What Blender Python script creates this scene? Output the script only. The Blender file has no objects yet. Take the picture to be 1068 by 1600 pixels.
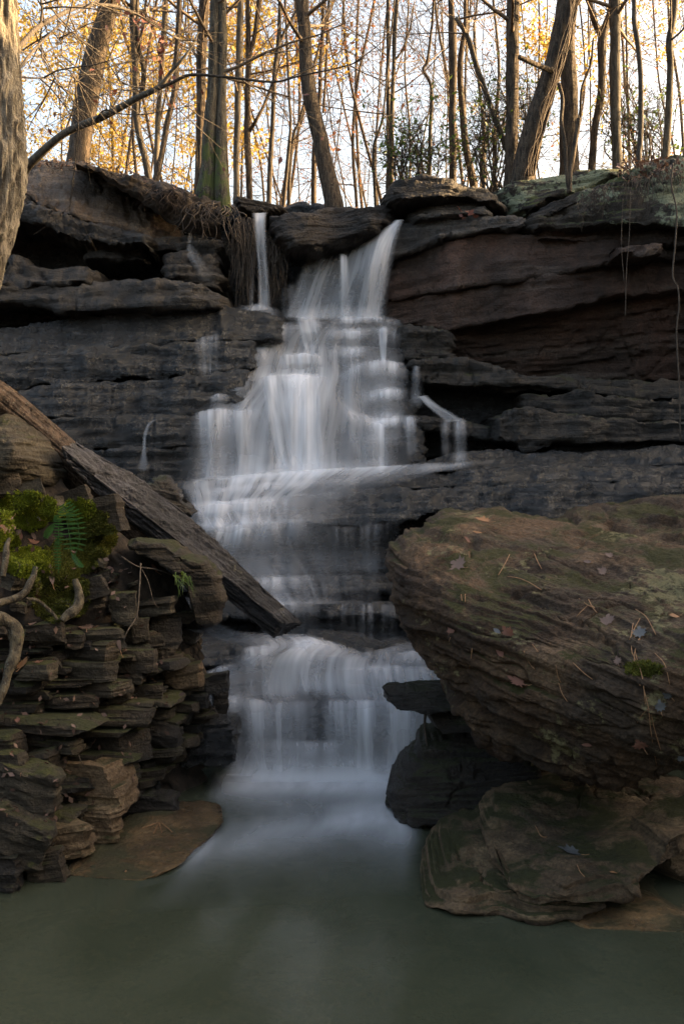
import bpy, math, random
import numpy as np
from mathutils import Vector
from mathutils.bvhtree import BVHTree

# ------------------------------------------------------------------ camera, sky, sun, exposure
SC = bpy.context.scene
COL = SC.collection
CAMZ, F, HOR = 1.6, 1500.0, 800.0          # eye height (m), focal length and horizon row of the photograph
cam = bpy.data.cameras.new('camera')
cam.sensor_fit = 'VERTICAL'; cam.sensor_height = 24.0; cam.lens = 24.0 * F / 1600.0
cam.clip_start = 0.05; cam.clip_end = 2000
camo = bpy.data.objects.new('camera', cam); COL.objects.link(camo)
camo.location = (0, 0, CAMZ); camo.rotation_euler = (math.radians(90), 0, 0)
SC.camera = camo

SUN_EL, SUN_AZ = math.radians(13), math.radians(80)      # azimuth clockwise from +Y: low sun off to the right
world = bpy.data.worlds.new('World'); SC.world = world; world.use_nodes = True
wn = world.node_tree; wn.nodes.clear()
sky = wn.nodes.new('ShaderNodeTexSky'); sky.sky_type = 'NISHITA'; sky.sun_disc = False
sky.sun_elevation = SUN_EL; sky.sun_rotation = SUN_AZ
sky.air_density = 1.0; sky.dust_density = 10.0; sky.ozone_density = 0.0
bg = wn.nodes.new('ShaderNodeBackground'); bg.inputs['Strength'].default_value = 0.15
wo = wn.nodes.new('ShaderNodeOutputWorld')
wn.links.new(sky.outputs[0], bg.inputs[0]); wn.links.new(bg.outputs[0], wo.inputs[0])
sl = bpy.data.lights.new('sun', 'SUN'); sl.energy = 5.0; sl.angle = math.radians(0.6); sl.color = (1.0, 0.66, 0.32)
so = bpy.data.objects.new('sun', sl); COL.objects.link(so)
sd = Vector((math.sin(SUN_AZ) * math.cos(SUN_EL), math.cos(SUN_AZ) * math.cos(SUN_EL), math.sin(SUN_EL)))
so.rotation_euler = sd.to_track_quat('Z', 'Y').to_euler(); so.location = (20, 0, 20)
vs = SC.view_settings; vs.view_transform = 'Standard'; vs.look = 'None'; vs.exposure = 2.8; vs.gamma = 1
SC.render.engine = 'CYCLES'
SC.cycles.use_denoising = True; SC.cycles.denoising_prefilter = 'ACCURATE'
SC.cycles.max_bounces = 8; SC.cycles.transparent_max_bounces = 24
SC.cycles.sample_clamp_indirect = 4.0; SC.cycles.use_adaptive_sampling = False; SC.cycles.diffuse_bounces = 3; SC.cycles.glossy_bounces = 3

# ------------------------------------------------------------------ numeric helpers
RS = np.random.RandomState(11)
_perm = np.random.RandomState(5).permutation(256); _perm = np.concatenate([_perm, _perm, _perm])
_g = np.random.RandomState(6).normal(size=(256, 3)); _g /= np.linalg.norm(_g, axis=1)[:, None]

def pn(p):
    p = np.asarray(p, float)
    i = np.floor(p).astype(int); f = p - i; i &= 255
    u = f * f * f * (f * (f * 6 - 15) + 10)
    out = 0
    for dx in (0, 1):
        wx = u[:, 0] if dx else 1 - u[:, 0]
        for dy in (0, 1):
            wy = u[:, 1] if dy else 1 - u[:, 1]
            for dz in (0, 1):
                wz = u[:, 2] if dz else 1 - u[:, 2]
                h = _perm[_perm[_perm[i[:, 0] + dx] + i[:, 1] + dy] + i[:, 2] + dz]
                g = _g[h]
                out = out + wx * wy * wz * (g[:, 0] * (f[:, 0] - dx) + g[:, 1] * (f[:, 1] - dy) + g[:, 2] * (f[:, 2] - dz))
    return out * 1.6

def fbm(p, o=4, gain=0.5):
    s, a, t = 0, 1.0, 0
    p = np.asarray(p, float)
    for k in range(o):
        s = s + a * pn(p + 13.7 * k); t += a; a *= gain; p = p * 2.03
    return s / t

def strat(p, tx=0.0, ty=0.0, h=0.06, a=1.2, seed=0.0):
    """crisp beds: an offset per bed that wanders slowly along it"""
    z = (p[:, 2] + tx * p[:, 0] + ty * p[:, 1] + 0.05 * pn(p * 0.9 + seed)) / h
    k = np.floor(z); f = z - k
    q = np.stack([p[:, 0] * a, p[:, 1] * a, k * 0.73 + seed], 1)
    q2 = q.copy(); q2[:, 2] += 0.73
    s = np.clip((f - 0.8) / 0.2, 0, 1); s = s * s * (3 - 2 * s)
    off = lambda q, k: 0.7 * pn(q) + 0.6 * (np.modf(np.abs(np.sin(k * 12.9898 + seed) * 43758.5))[0] - 0.5) + 0.4 * pn(q * 3.1)
    return off(q, k) * (1 - s) + off(q2, k + 1) * s

def ip(pts, x):
    if np.isscalar(pts): return np.full(np.shape(x), float(pts))
    a = np.array(pts, float); return np.interp(x, a[:, 0], a[:, 1])

def W(x, y, D):
    x, y, D = np.broadcast_arrays(np.asarray(x, float), np.asarray(y, float), np.asarray(D, float))
    return np.stack([(x - 534) / F * D, D, CAMZ + (HOR - y) / F * D], -1)

def Dz(y, z=0.0):                          # depth at which row y meets height z
    return (CAMZ - z) * F / (np.asarray(y, float) - HOR)

def rbf(ctrl):
    c = np.array(ctrl, float); n = len(c)
    P = c[:, :2] / 300.0
    A = np.zeros((n + 3, n + 3)); d = np.linalg.norm(P[:, None] - P[None], axis=2)
    A[:n, :n] = d; A[:n, n] = 1; A[:n, n + 1:] = P; A[n, :n] = 1; A[n + 1:, :n] = P.T
    b = np.zeros(n + 3); b[:n] = c[:, 2]
    w = np.linalg.lstsq(A, b, rcond=None)[0]
    def f(x, y):
        q = np.stack([np.asarray(x, float), np.asarray(y, float)], -1) / 300.0
        dd = np.linalg.norm(q[..., None, :] - P, axis=-1)
        return dd @ w[:n] + w[n] + q @ w[n + 1:]
    return f

def grid_faces(n, m, wrap=False, off=0):
    """n rows by m columns"""
    i = np.arange(n - 1)[:, None]; j = np.arange(m if wrap else m - 1)[None]
    j2 = (j + 1) % m
    a = i * m + j; b = i * m + j2; c = (i + 1) * m + j2; d = (i + 1) * m + j
    return np.stack(np.broadcast_arrays(a, b, c, d), -1).reshape(-1, 4) + off

def vnormals(V, Fq):
    n = np.cross(V[Fq[:, 2]] - V[Fq[:, 0]], V[Fq[:, 3]] - V[Fq[:, 1]])
    N = np.zeros_like(V)
    for k in range(4): np.add.at(N, Fq[:, k], n)
    return N / (np.linalg.norm(N, axis=1)[:, None] + 1e-12)

def link(o, parent=None):
    COL.objects.link(o)
    if parent is not None:
        o.parent = parent
        o.matrix_parent_inverse = parent.matrix_world.inverted() if parent.type != 'EMPTY' else parent.matrix_world.inverted()
    return o

def tag(o, label=None, cat=None, group=None, kind=None):
    if label: o['label'] = label
    if cat: o['category'] = cat
    if group: o['group'] = group
    if kind: o['kind'] = kind
    return o

def mk(name, V, Fc, mat, parent=None, smooth=True, uv=None, attr=None):
    """one mesh object from numpy arrays (quads, or quads with repeated last vertex for triangles); origin at its base"""
    V = np.asarray(V, float); Fc = np.asarray(Fc, int)
    org = np.array([(V[:, 0].min() + V[:, 0].max()) / 2, (V[:, 1].min() + V[:, 1].max()) / 2, V[:, 2].min()])
    me = bpy.data.meshes.new(name)
    tri = Fc[:, 2] == Fc[:, 3]
    tot = np.where(tri, 3, 4); start = np.concatenate([[0], np.cumsum(tot)[:-1]])
    keep = np.ones(Fc.shape, bool); keep[tri, 3] = False
    idx = Fc[keep]
    me.vertices.add(len(V)); me.vertices.foreach_set('co', (V - org).ravel())
    me.loops.add(len(idx)); me.loops.foreach_set('vertex_index', idx)
    me.polygons.add(len(Fc)); me.polygons.foreach_set('loop_start', start)
    me.polygons.foreach_set('use_smooth', np.full(len(Fc), smooth))
    me.update(calc_edges=True)
    if uv is not None:
        l = me.uv_layers.new(name='UVMap'); l.data.foreach_set('uv', np.asarray(uv, float)[idx].ravel())
    if attr is not None:
        for k, v in attr.items():
            a = me.attributes.new(k, 'FLOAT', 'POINT'); a.data.foreach_set('value', np.asarray(v, float))
    me.validate()
    if mat: me.materials.append(mat)
    o = bpy.data.objects.new(name, me); o.location = org
    bpy.context.view_layer.update() if False else None
    COL.objects.link(o)
    if parent is not None:
        o.parent = parent; o.location = Vector(org) - parent.location
    return o

def empty(name, loc=(0, 0, 0)):
    o = bpy.data.objects.new(name, None); o.location = loc; o.empty_display_size = 0.1
    COL.objects.link(o); return o

class MB:
    """collects tubes and patches into one mesh"""
    def __init__(s): s.V = []; s.F = []; s.n = 0
    def add(s, V, Fc):
        s.V.append(np.asarray(V, float)); s.F.append(np.asarray(Fc, int) + s.n); s.n += len(V)
    def tube(s, P, R, k=6, bark=0.0, seed=0.0, cap=True):
        P = np.asarray(P, float); R = np.broadcast_to(np.asarray(R, float), (len(P),))
        T = np.gradient(P, axis=0); T /= np.linalg.norm(T, axis=1)[:, None] + 1e-9
        ref = np.array([0, 1.0, 0]) if abs(T[0][1]) < 0.9 else np.array([1.0, 0, 0])
        A = np.cross(T, ref); A /= np.linalg.norm(A, axis=1)[:, None] + 1e-9
        B = np.cross(T, A)
        th = np.arange(k) / k * 2 * np.pi
        ring = np.cos(th)[None, :, None] * A[:, None] + np.sin(th)[None, :, None] * B[:, None]
        r = R[:, None] * np.ones((1, k))
        if bark:
            L = np.concatenate([[0], np.cumsum(np.linalg.norm(np.diff(P, axis=0), axis=1))])
            q = np.stack([np.cos(th)[None] * R[:, None] * 24 + 0 * L[:, None], np.sin(th)[None] * R[:, None] * 24 + 0 * L[:, None], L[:, None] * 7 + 0 * th[None]], -1).reshape(-1, 3) + seed
            nz = np.abs(pn(q)) * -1.1 + 0.3 + 0.5 * pn(q * 0.23)
            r = r * (1 + bark * nz.reshape(r.shape))
        V = P[:, None] + ring * r[..., None]
        Fc = grid_faces(len(P), k, True)
        V = V.reshape(-1, 3)
        if cap:
            V = np.concatenate([V, P[:1], P[-1:]])
            j = np.arange(k); j2 = (j + 1) % k; n0 = len(P) * k; e = (len(P) - 1) * k
            Fc = np.concatenate([Fc, np.stack([j2, j, j * 0 + n0, j * 0 + n0], 1), np.stack([e + j, e + j2, j * 0 + n0 + 1, j * 0 + n0 + 1], 1)])
        s.add(V, Fc)
    def build(s, name, mat, parent=None, smooth=True, **kw):
        return mk(name, np.concatenate(s.V), np.concatenate(s.F), mat, parent, smooth, **kw)

def smoothline(P, n):
    """Catmull-Rom through the points (any columns), n samples"""
    P = np.asarray(P, float)
    if len(P) < 3:
        t = np.linspace(0, 1, n)[:, None]; return P[0] * (1 - t) + P[-1] * t
    Q = np.concatenate([[2 * P[0] - P[1]], P, [2 * P[-1] - P[-2]]])
    t = np.linspace(0, len(P) - 1 - 1e-9, n); i = t.astype(int); f = (t - i)[:, None]
    a, b, c, d = Q[i], Q[i + 1], Q[i + 2], Q[i + 3]
    return 0.5 * (2 * b + (c - a) * f + (2 * a - 5 * b + 4 * c - d) * f ** 2 + (3 * b - a - 3 * c + d) * f ** 3)

# ------------------------------------------------------------------ materials
class NT:
    def __init__(s, name):
        s.m = bpy.data.materials.new(name); s.m.use_nodes = True; s.t = s.m.node_tree; s.t.nodes.clear()
        s.out = s.n('ShaderNodeOutputMaterial')
    def n(s, t, **kw):
        o = s.t.nodes.new(t)
        for k, v in kw.items(): setattr(o, k, v)
        return o
    def l(s, a, b): s.t.links.new(a, b)
    def set(s, sock, v):
        if hasattr(v, 'is_output'): s.l(v, sock)
        elif isinstance(v, tuple) and len(v) == 3 and sock.type == 'RGBA': sock.default_value = (*v, 1)
        else: sock.default_value = v
    def math(s, op, a, b=0.0, clamp=False):
        o = s.n('ShaderNodeMath', operation=op, use_clamp=clamp); s.set(o.inputs[0], a); s.set(o.inputs[1], b); return o.outputs[0]
    def mix(s, f, a, b, mode='MIX'):
        o = s.n('ShaderNodeMix', data_type='RGBA', blend_type=mode, clamp_factor=True)
        s.set(o.inputs[0], f); s.set(o.inputs[6], a); s.set(o.inputs[7], b); return o.outputs[2]
    def noise(s, vec, scale, detail=4, rough=0.55, dist=0.0):
        o = s.n('ShaderNodeTexNoise'); s.l(vec, o.inputs['Vector']); o.inputs['Scale'].default_value = scale
        o.inputs['Detail'].default_value = detail; o.inputs['Roughness'].default_value = rough; o.inputs['Distortion'].default_value = dist
        return o.outputs[0]
    def ramp(s, f, lo, hi):
        o = s.n('ShaderNodeMapRange', interpolation_type='SMOOTHSTEP'); s.set(o.inputs[0], f)
        o.inputs[1].default_value = lo; o.inputs[2].default_value = hi; return o.outputs[0]
    def mapping(s, vec, scale=(1, 1, 1), rot=(0, 0, 0), loc=(0, 0, 0)):
        o = s.n('ShaderNodeMapping'); s.l(vec, o.inputs[0]); o.inputs['Scale'].default_value = scale
        o.inputs['Rotation'].default_value = rot; o.inputs['Location'].default_value = loc; return o.outputs[0]
    def bump(s, h, strength, dist, normal=None):
        o = s.n('ShaderNodeBump'); s.set(o.inputs['Height'], h); o.inputs['Strength'].default_value = strength
        o.inputs['Distance'].default_value = dist
        if normal is not None: s.l(normal, o.inputs['Normal'])
        return o.outputs[0]
    def principled(s, color, rough, normal=None, spec=0.5):
        o = s.n('ShaderNodeBsdfPrincipled'); s.set(o.inputs['Base Color'], color); s.set(o.inputs['Roughness'], rough)
        o.inputs['Specular IOR Level'].default_value = spec
        if normal is not None: s.l(normal, o.inputs['Normal'])
        return o.outputs[0]

def rock_mat(name, dark, mid, light, rough=(0.35, 0.75), moss=0.0, moss_col=(0.05, 0.055, 0.012), lichen=0.0, lichen_col=(0.30, 0.33, 0.22),
             tilt=(0, 0, 0), bed=16.0, stain=None, bump=1.0, off=0.0, spec=0.4, moss_lo=0.0, bedw=0.7, bedc=1.0, tone=(0.80, 0.71, 0.62)):
    dark, mid, light = [(c[0] * tone[0], c[1] * tone[1], c[2] * tone[2]) for c in (dark, mid, light)]
    t = NT(name)
    g = t.n('ShaderNodeNewGeometry'); pos = t.mapping(g.outputs['Position'], loc=(off, off * 0.7, off * 1.3))
    bedv = t.mapping(pos, scale=(1.1, 1.1, bed), rot=tilt)
    big = t.noise(pos, 1.3, 5, 0.6, 0.6); mid_n = t.noise(pos, 6.0, 8, 0.65); fine = t.noise(pos, 55.0, 6, 0.7)
    beds = t.noise(bedv, 1.0, 6, 0.6, 0.3)
    col = t.mix(t.ramp(big, 0.35, 0.65), dark, mid)
    col = t.mix(t.math('MULTIPLY', t.ramp(beds, 0.5, 0.72), bedc), col, light)
    if bedc < 1: col = t.mix(t.math('MULTIPLY', t.ramp(t.noise(pos, 3.1, 6, 0.7, 0.3), 0.5, 0.68), 0.8), col, light)
    col = t.mix(t.math('MULTIPLY', t.ramp(mid_n, 0.5, 0.7), 0.55), col, dark)
    if stain:
        col = t.mix(t.math('MULTIPLY', t.ramp(t.noise(t.mapping(pos, scale=(1.0, 1.0, 0.45)), 1.7, 5, 0.6, 0.8), 0.48, 0.66), 0.75), col, stain)
    v = t.math('MULTIPLY_ADD', fine, 3.0); t.t.nodes[-1].inputs[2].default_value = -0.5; t.t.nodes[-1].use_clamp = False
    v = t.math('MAXIMUM', v, 0.25)
    col = t.mix(1.0, col, t_comb(t, v), 'MULTIPLY')
    rr = t.n('ShaderNodeMapRange'); t.l(mid_n, rr.inputs[0]); rr.inputs[1].default_value = 0.35; rr.inputs[2].default_value = 0.65
    rr.inputs[3].default_value = rough[0]; rr.inputs[4].default_value = rough[1]; ro = rr.outputs[0]
    if moss:
        sp = t.n('ShaderNodeSeparateXYZ'); t.l(g.outputs['Normal'], sp.inputs[0])
        mm = t.math('ADD', t.math('MULTIPLY', sp.outputs[2], 0.38), t.noise(pos, 3.2, 6, 0.65, 0.4))
        mk_ = t.ramp(mm, 0.92 - moss * 0.35 + moss_lo, 1.06 - moss * 0.35 + moss_lo)
        mc = t.mix(t.noise(pos, 20, 5, 0.7), (moss_col[0] * 0.35, moss_col[1] * 0.35, moss_col[2] * 0.4), (moss_col[0] * 1.5, moss_col[1] * 1.5, moss_col[2] * 1.4))
        col = t.mix(mk_, col, mc); ro = t.math('MAXIMUM', ro, t.math('MULTIPLY', mk_, 0.9))
    if lichen:
        a = t.noise(pos, 2.1, 3, 0.5); b = t.noise(pos, 17.0, 6, 0.7)
        lm = t.ramp(t.math('ADD', t.math('MULTIPLY', a, 1.0), t.math('MULTIPLY', b, 0.6)), 0.98 - lichen * 0.25, 1.05 - lichen * 0.25)
        lm = t.math('MULTIPLY', lm, t.ramp(fine, 0.25, 0.5))
        col = t.mix(lm, col, t.mix(b, (lichen_col[0] * 0.5, lichen_col[1] * 0.5, lichen_col[2] * 0.5), lichen_col))
        ro = t.math('MAXIMUM', ro, t.math('MULTIPLY', lm, 0.9))
    h = t.math('ADD', t.math('MULTIPLY', mid_n, 0.9), t.math('MULTIPLY', fine, 0.55))
    h = t.math('ADD', h, t.math('MULTIPLY', beds, bedw))
    nb = t.bump(h, min(1.0, 0.9 * bump), 0.07 * bump)
    t.l(t.principled(col, ro, nb, spec), t.out.inputs[0])
    return t.m

def t_comb(t, v):
    o = t.n('ShaderNodeCombineColor'); 
    for k in range(3): t.l(v, o.inputs[k])
    return o.outputs[0]

def bark_mat(name, c1, c2, moss=0.0, zscale=0.18, scale=38.0, bump=1.0, moss_z=None):
    t = NT(name)
    g = t.n('ShaderNodeNewGeometry'); pos = g.outputs['Position']
    v = t.mapping(pos, scale=(1, 1, zscale))
    n1 = t.noise(v, scale, 6, 0.65, 0.3); n2 = t.noise(pos, 5.0, 5, 0.6); n3 = t.noise(pos, 90, 3, 0.6)
    oi = t.n('ShaderNodeObjectInfo')
    col = t.mix(t.ramp(n1, 0.36, 0.62), c1, c2)
    col = t.mix(t.math('MULTIPLY', t.ramp(n2, 0.45, 0.7), 0.5), col, (c1[0] * 1.2, c1[1] * 1.25, c1[2] * 1.3))
    col = t.mix(t.math('MULTIPLY', t.ramp(n3, 0.55, 0.75), 0.35), col, (0.32, 0.33, 0.28))
    if moss:
        mm = t.noise(pos, 8.0, 7, 0.75)
        if moss_z is not None:
            sp = t.n('ShaderNodeSeparateXYZ'); t.l(pos, sp.inputs[0])
            hz = t.ramp(sp.outputs[2], moss_z + 1.1, moss_z - 0.2)
            mm = t.math('ADD', mm, t.math('MULTIPLY', hz, 0.22))
        mkk = t.ramp(mm, 0.68 - 0.25 * moss, 0.8 - 0.25 * moss)
        col = t.mix(mkk, col, t.mix(n1, (0.02, 0.028, 0.008), (0.085, 0.10, 0.03)))
    nb = t.bump(t.math('ADD', n1, t.math('MULTIPLY', n3, 0.25)), 0.9, 0.02 * bump)
    t.l(t.principled(col, 0.85, nb, 0.25), t.out.inputs[0])
    return t.m

def leaf_mat(name, cols, trans=0.35, rough=0.6):
    t = NT(name)
    g = t.n('ShaderNodeNewGeometry')
    n = g.outputs['Random Per Island']
    cr = t.n('ShaderNodeValToRGB'); t.l(n, cr.inputs[0])
    while len(cr.color_ramp.elements) < len(cols): cr.color_ramp.elements.new(0.5)
    for i, c in enumerate(cols):
        e = cr.color_ramp.elements[i]; e.position = i / max(1, len(cols) - 1); e.color = (*c, 1)
    pb = t.principled(cr.outputs[0], rough, None, 0.35)
    tr = t.n('ShaderNodeBsdfTranslucent'); t.l(cr.outputs[0], tr.inputs[0])
    mx = t.n('ShaderNodeMixShader'); mx.inputs[0].default_value = trans; t.l(pb, mx.inputs[1]); t.l(tr.outputs[0], mx.inputs[2])
    t.l(mx.outputs[0], t.out.inputs[0]); return t.m

def plain_mat(name, c1, c2, scale=20, rough=0.8, bump=0.4, zs=1.0):
    t = NT(name); g = t.n('ShaderNodeNewGeometry'); v = t.mapping(g.outputs['Position'], scale=(1, 1, zs))
    n = t.noise(v, scale, 6, 0.65)
    t.l(t.principled(t.mix(t.ramp(n, 0.3, 0.7), c1, c2), rough, t.bump(n, bump, 0.02), 0.3), t.out.inputs[0]); return t.m

def water_mat(name, col=(0.83, 0.82, 0.84), fine=22.0, coarse=5.0, vstretch=0.8, lo=0.30, hi=0.72, floor=0.20):
    """falling water blurred to silk: streaks that run along the flow, see-through between them"""
    t = NT(name)
    uv = t.n('ShaderNodeUVMap'); at = t.n('ShaderNodeAttribute', attribute_name='dens')
    va = t.mapping(uv.outputs[0], scale=(fine, vstretch * 1.6, 1)); vb = t.mapping(uv.outputs[0], scale=(coarse, vstretch, 1), loc=(3.1, 1.7, 0))
    a = t.noise(va, 1.0, 3, 0.55); b = t.noise(vb, 1.0, 3, 0.5, 0.15)
    s = t.math('ADD', t.math('MULTIPLY', a, 0.42), t.math('MULTIPLY', b, 0.62))
    s = t.ramp(s, lo, hi)
    s = t.math('ADD', t.math('MULTIPLY', s, 1 - floor), floor)
    al = t.math('MULTIPLY', s, at.outputs['Fac'], True)
    df = t.n('ShaderNodeBsdfDiffuse'); df.inputs[0].default_value = (*col, 1)
    tl = t.n('ShaderNodeBsdfTranslucent'); tl.inputs[0].default_value = (*col, 1)
    m1 = t.n('ShaderNodeMixShader'); m1.inputs[0].default_value = 0.3; t.l(df.outputs[0], m1.inputs[1]); t.l(tl.outputs[0], m1.inputs[2])
    tr = t.n('ShaderNodeBsdfTransparent')
    m2 = t.n('ShaderNodeMixShader'); t.l(al, m2.inputs[0]); t.l(tr.outputs[0], m2.inputs[1]); t.l(m1.outputs[0], m2.inputs[2])
    t.l(m2.outputs[0], t.out.inputs[0]); return t.m

M = {}
M['wet'] = rock_mat('wet_dark_rock', (0.018, 0.017, 0.017), (0.045, 0.043, 0.043), (0.085, 0.080, 0.076), (0.10, 0.42), bed=18, spec=0.75, tone=(0.30, 0.30, 0.31))
M['cliffL'] = rock_mat('grey_cliff_rock', (0.030, 0.026, 0.023), (0.085, 0.074, 0.064), (0.15, 0.135, 0.12), (0.25, 0.65), bed=15, tilt=(0, -0.1, 0), stain=(0.03, 0.025, 0.022), off=3, tone=(0.46, 0.44, 0.43))
M['cliffT'] = rock_mat('sandy_cliff_rock', (0.06, 0.045, 0.033), (0.15, 0.115, 0.085), (0.24, 0.19, 0.14), (0.5, 0.85), bed=12, tilt=(0, -0.2, 0), off=7)
M['cliffR'] = rock_mat('brown_cliff_rock', (0.024, 0.018, 0.015), (0.070, 0.048, 0.038), (0.085, 0.078, 0.075), (0.4, 0.75), bed=11, tilt=(0, 0.12, 0), stain=(0.085, 0.042, 0.028), off=11, tone=(1.05, 0.83, 0.69))
M['ledgeR'] = rock_mat('layered_shale', (0.020, 0.018, 0.016), (0.058, 0.050, 0.042), (0.10, 0.088, 0.075), (0.3, 0.7), moss=0.35, bed=24, off=17, moss_col=(0.03, 0.03, 0.01), tone=(0.516, 0.473, 0.421))
M['grey'] = rock_mat('grey_bedded_slab', (0.035, 0.032, 0.03), (0.10, 0.094, 0.09), (0.16, 0.15, 0.14), (0.4, 0.8), bed=20, tilt=(0, 0.2, 0), off=23, tone=(0.568, 0.533, 0.499))
M['slab'] = rock_mat('dark_cap_slab', (0.022, 0.018, 0.015), (0.058, 0.046, 0.036), (0.105, 0.086, 0.068), (0.45, 0.8), bed=30, off=29, tone=(0.50, 0.44, 0.39))
M['lichen'] = rock_mat('lichen_rock', (0.018, 0.015, 0.012), (0.045, 0.037, 0.029), (0.075, 0.064, 0.05), (0.6, 0.9), moss=0.62, moss_col=(0.05, 0.06, 0.013), lichen=0.72, lichen_col=(0.24, 0.26, 0.165), off=31)
M['boulder'] = rock_mat('brown_boulder_rock', (0.040, 0.027, 0.018), (0.115, 0.078, 0.050), (0.17, 0.125, 0.085), (0.6, 0.9), moss=0.36, moss_col=(0.05, 0.044, 0.012), lichen=0.32, lichen_col=(0.24, 0.20, 0.095), bed=14, tilt=(0.25, -0.38, 0), off=37, spec=0.25, tone=(1.0, 0.83, 0.65), bedw=0.35, bedc=0.3, stain=(0.045, 0.032, 0.021))
M['mossrock'] = rock_mat('mossy_rock', (0.030, 0.024, 0.017), (0.085, 0.066, 0.046), (0.12, 0.10, 0.07), (0.5, 0.85), moss=0.38, moss_col=(0.042, 0.04, 0.011), off=41, spec=0.3, tone=(2.1, 1.72, 1.3))
M['stone'] = rock_mat('bank_stone', (0.028, 0.022, 0.015), (0.078, 0.062, 0.043), (0.13, 0.108, 0.078), (0.4, 0.8), moss=0.5, moss_col=(0.045, 0.045, 0.012), bed=22, off=47, spec=0.35, tone=(0.66, 0.57, 0.45))
M['stonel'] = rock_mat('pale_bank_stone', (0.05, 0.04, 0.028), (0.125, 0.104, 0.075), (0.19, 0.165, 0.125), (0.5, 0.85), moss=0.4, moss_col=(0.06, 0.058, 0.015), bed=22, off=53, spec=0.3, tone=(0.602, 0.555, 0.473))
M['darkrock'] = rock_mat('dark_wet_stone', (0.016, 0.014, 0.012), (0.042, 0.036, 0.029), (0.07, 0.062, 0.052), (0.25, 0.6), moss=0.4, moss_col=(0.03, 0.03, 0.01), off=59)
M['tan'] = rock_mat('tan_flat_rock', (0.06, 0.042, 0.024), (0.15, 0.105, 0.058), (0.20, 0.15, 0.09), (0.2, 0.5), moss=0.3, moss_col=(0.06, 0.05, 0.016), off=61, tone=(1.45, 1.2, 0.9))
M['soil'] = plain_mat('dark_soil', (0.012, 0.009, 0.007), (0.045, 0.032, 0.022), 14, 0.95, 0.8)
M['litter'] = plain_mat('leaf_litter_ground', (0.05, 0.03, 0.018), (0.16, 0.09, 0.05), 22, 0.95, 1.0)
M['log'] = None
M['water'] = water_mat('silky_white_water')
M['veil'] = water_mat('thin_water_veil', fine=26, coarse=9, lo=0.42, hi=0.8, floor=0.05)
M['foam'] = water_mat('foam_drift', fine=6.0, coarse=1.8, vstretch=1.2, lo=0.22, hi=0.68, floor=0.4)

# ------------------------------------------------------------------ rock builders
def rough_up(V, Fq, amp_s=0.03, amp_f=0.02, h=0.06, tx=0.0, ty=0.0, seed=0.0, fine=0.006, fs=4.0, a=1.2, w=1.0):
    w = np.broadcast_to(w, (len(V),))
    N = vnormals(V, Fq)
    d = amp_s * strat(V, tx, ty, h, a, seed) + amp_f * fbm(V * fs + seed, 4) + amp_s * 0.65 * strat(V, tx * 0.7, ty, h * 0.37, a * 1.7, seed + 5) + fine * fbm(V * 22 + seed, 3)
    q = V * np.array([1.1, 1.1, 4.5]); q[:, 2] += 4.5 * (tx * V[:, 0] + ty * V[:, 1]); q = q + 0.35 * fbm(V * 3 + seed, 3)[:, None]
    cr = np.exp(-(pn(q * 1.5 + seed) / 0.035) ** 2) * np.clip(pn(V * 1.3 + seed + 9) * 3 + 0.5, 0, 1)
    cv = np.exp(-(pn(V * np.array([2.6, 2.6, 0.7]) + seed + 3) / 0.025) ** 2) * np.clip(pn(V * 1.7 + seed + 21) * 3 - 0.1, 0, 1)
    d = d - amp_s * 0.7 * cr - amp_s * 0.5 * cv + amp_s * 0.42 * strat(V, tx * 1.1, ty, h * 0.16, a * 2.5, seed + 8)
    return V + N * (d * w)[:, None]

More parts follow.
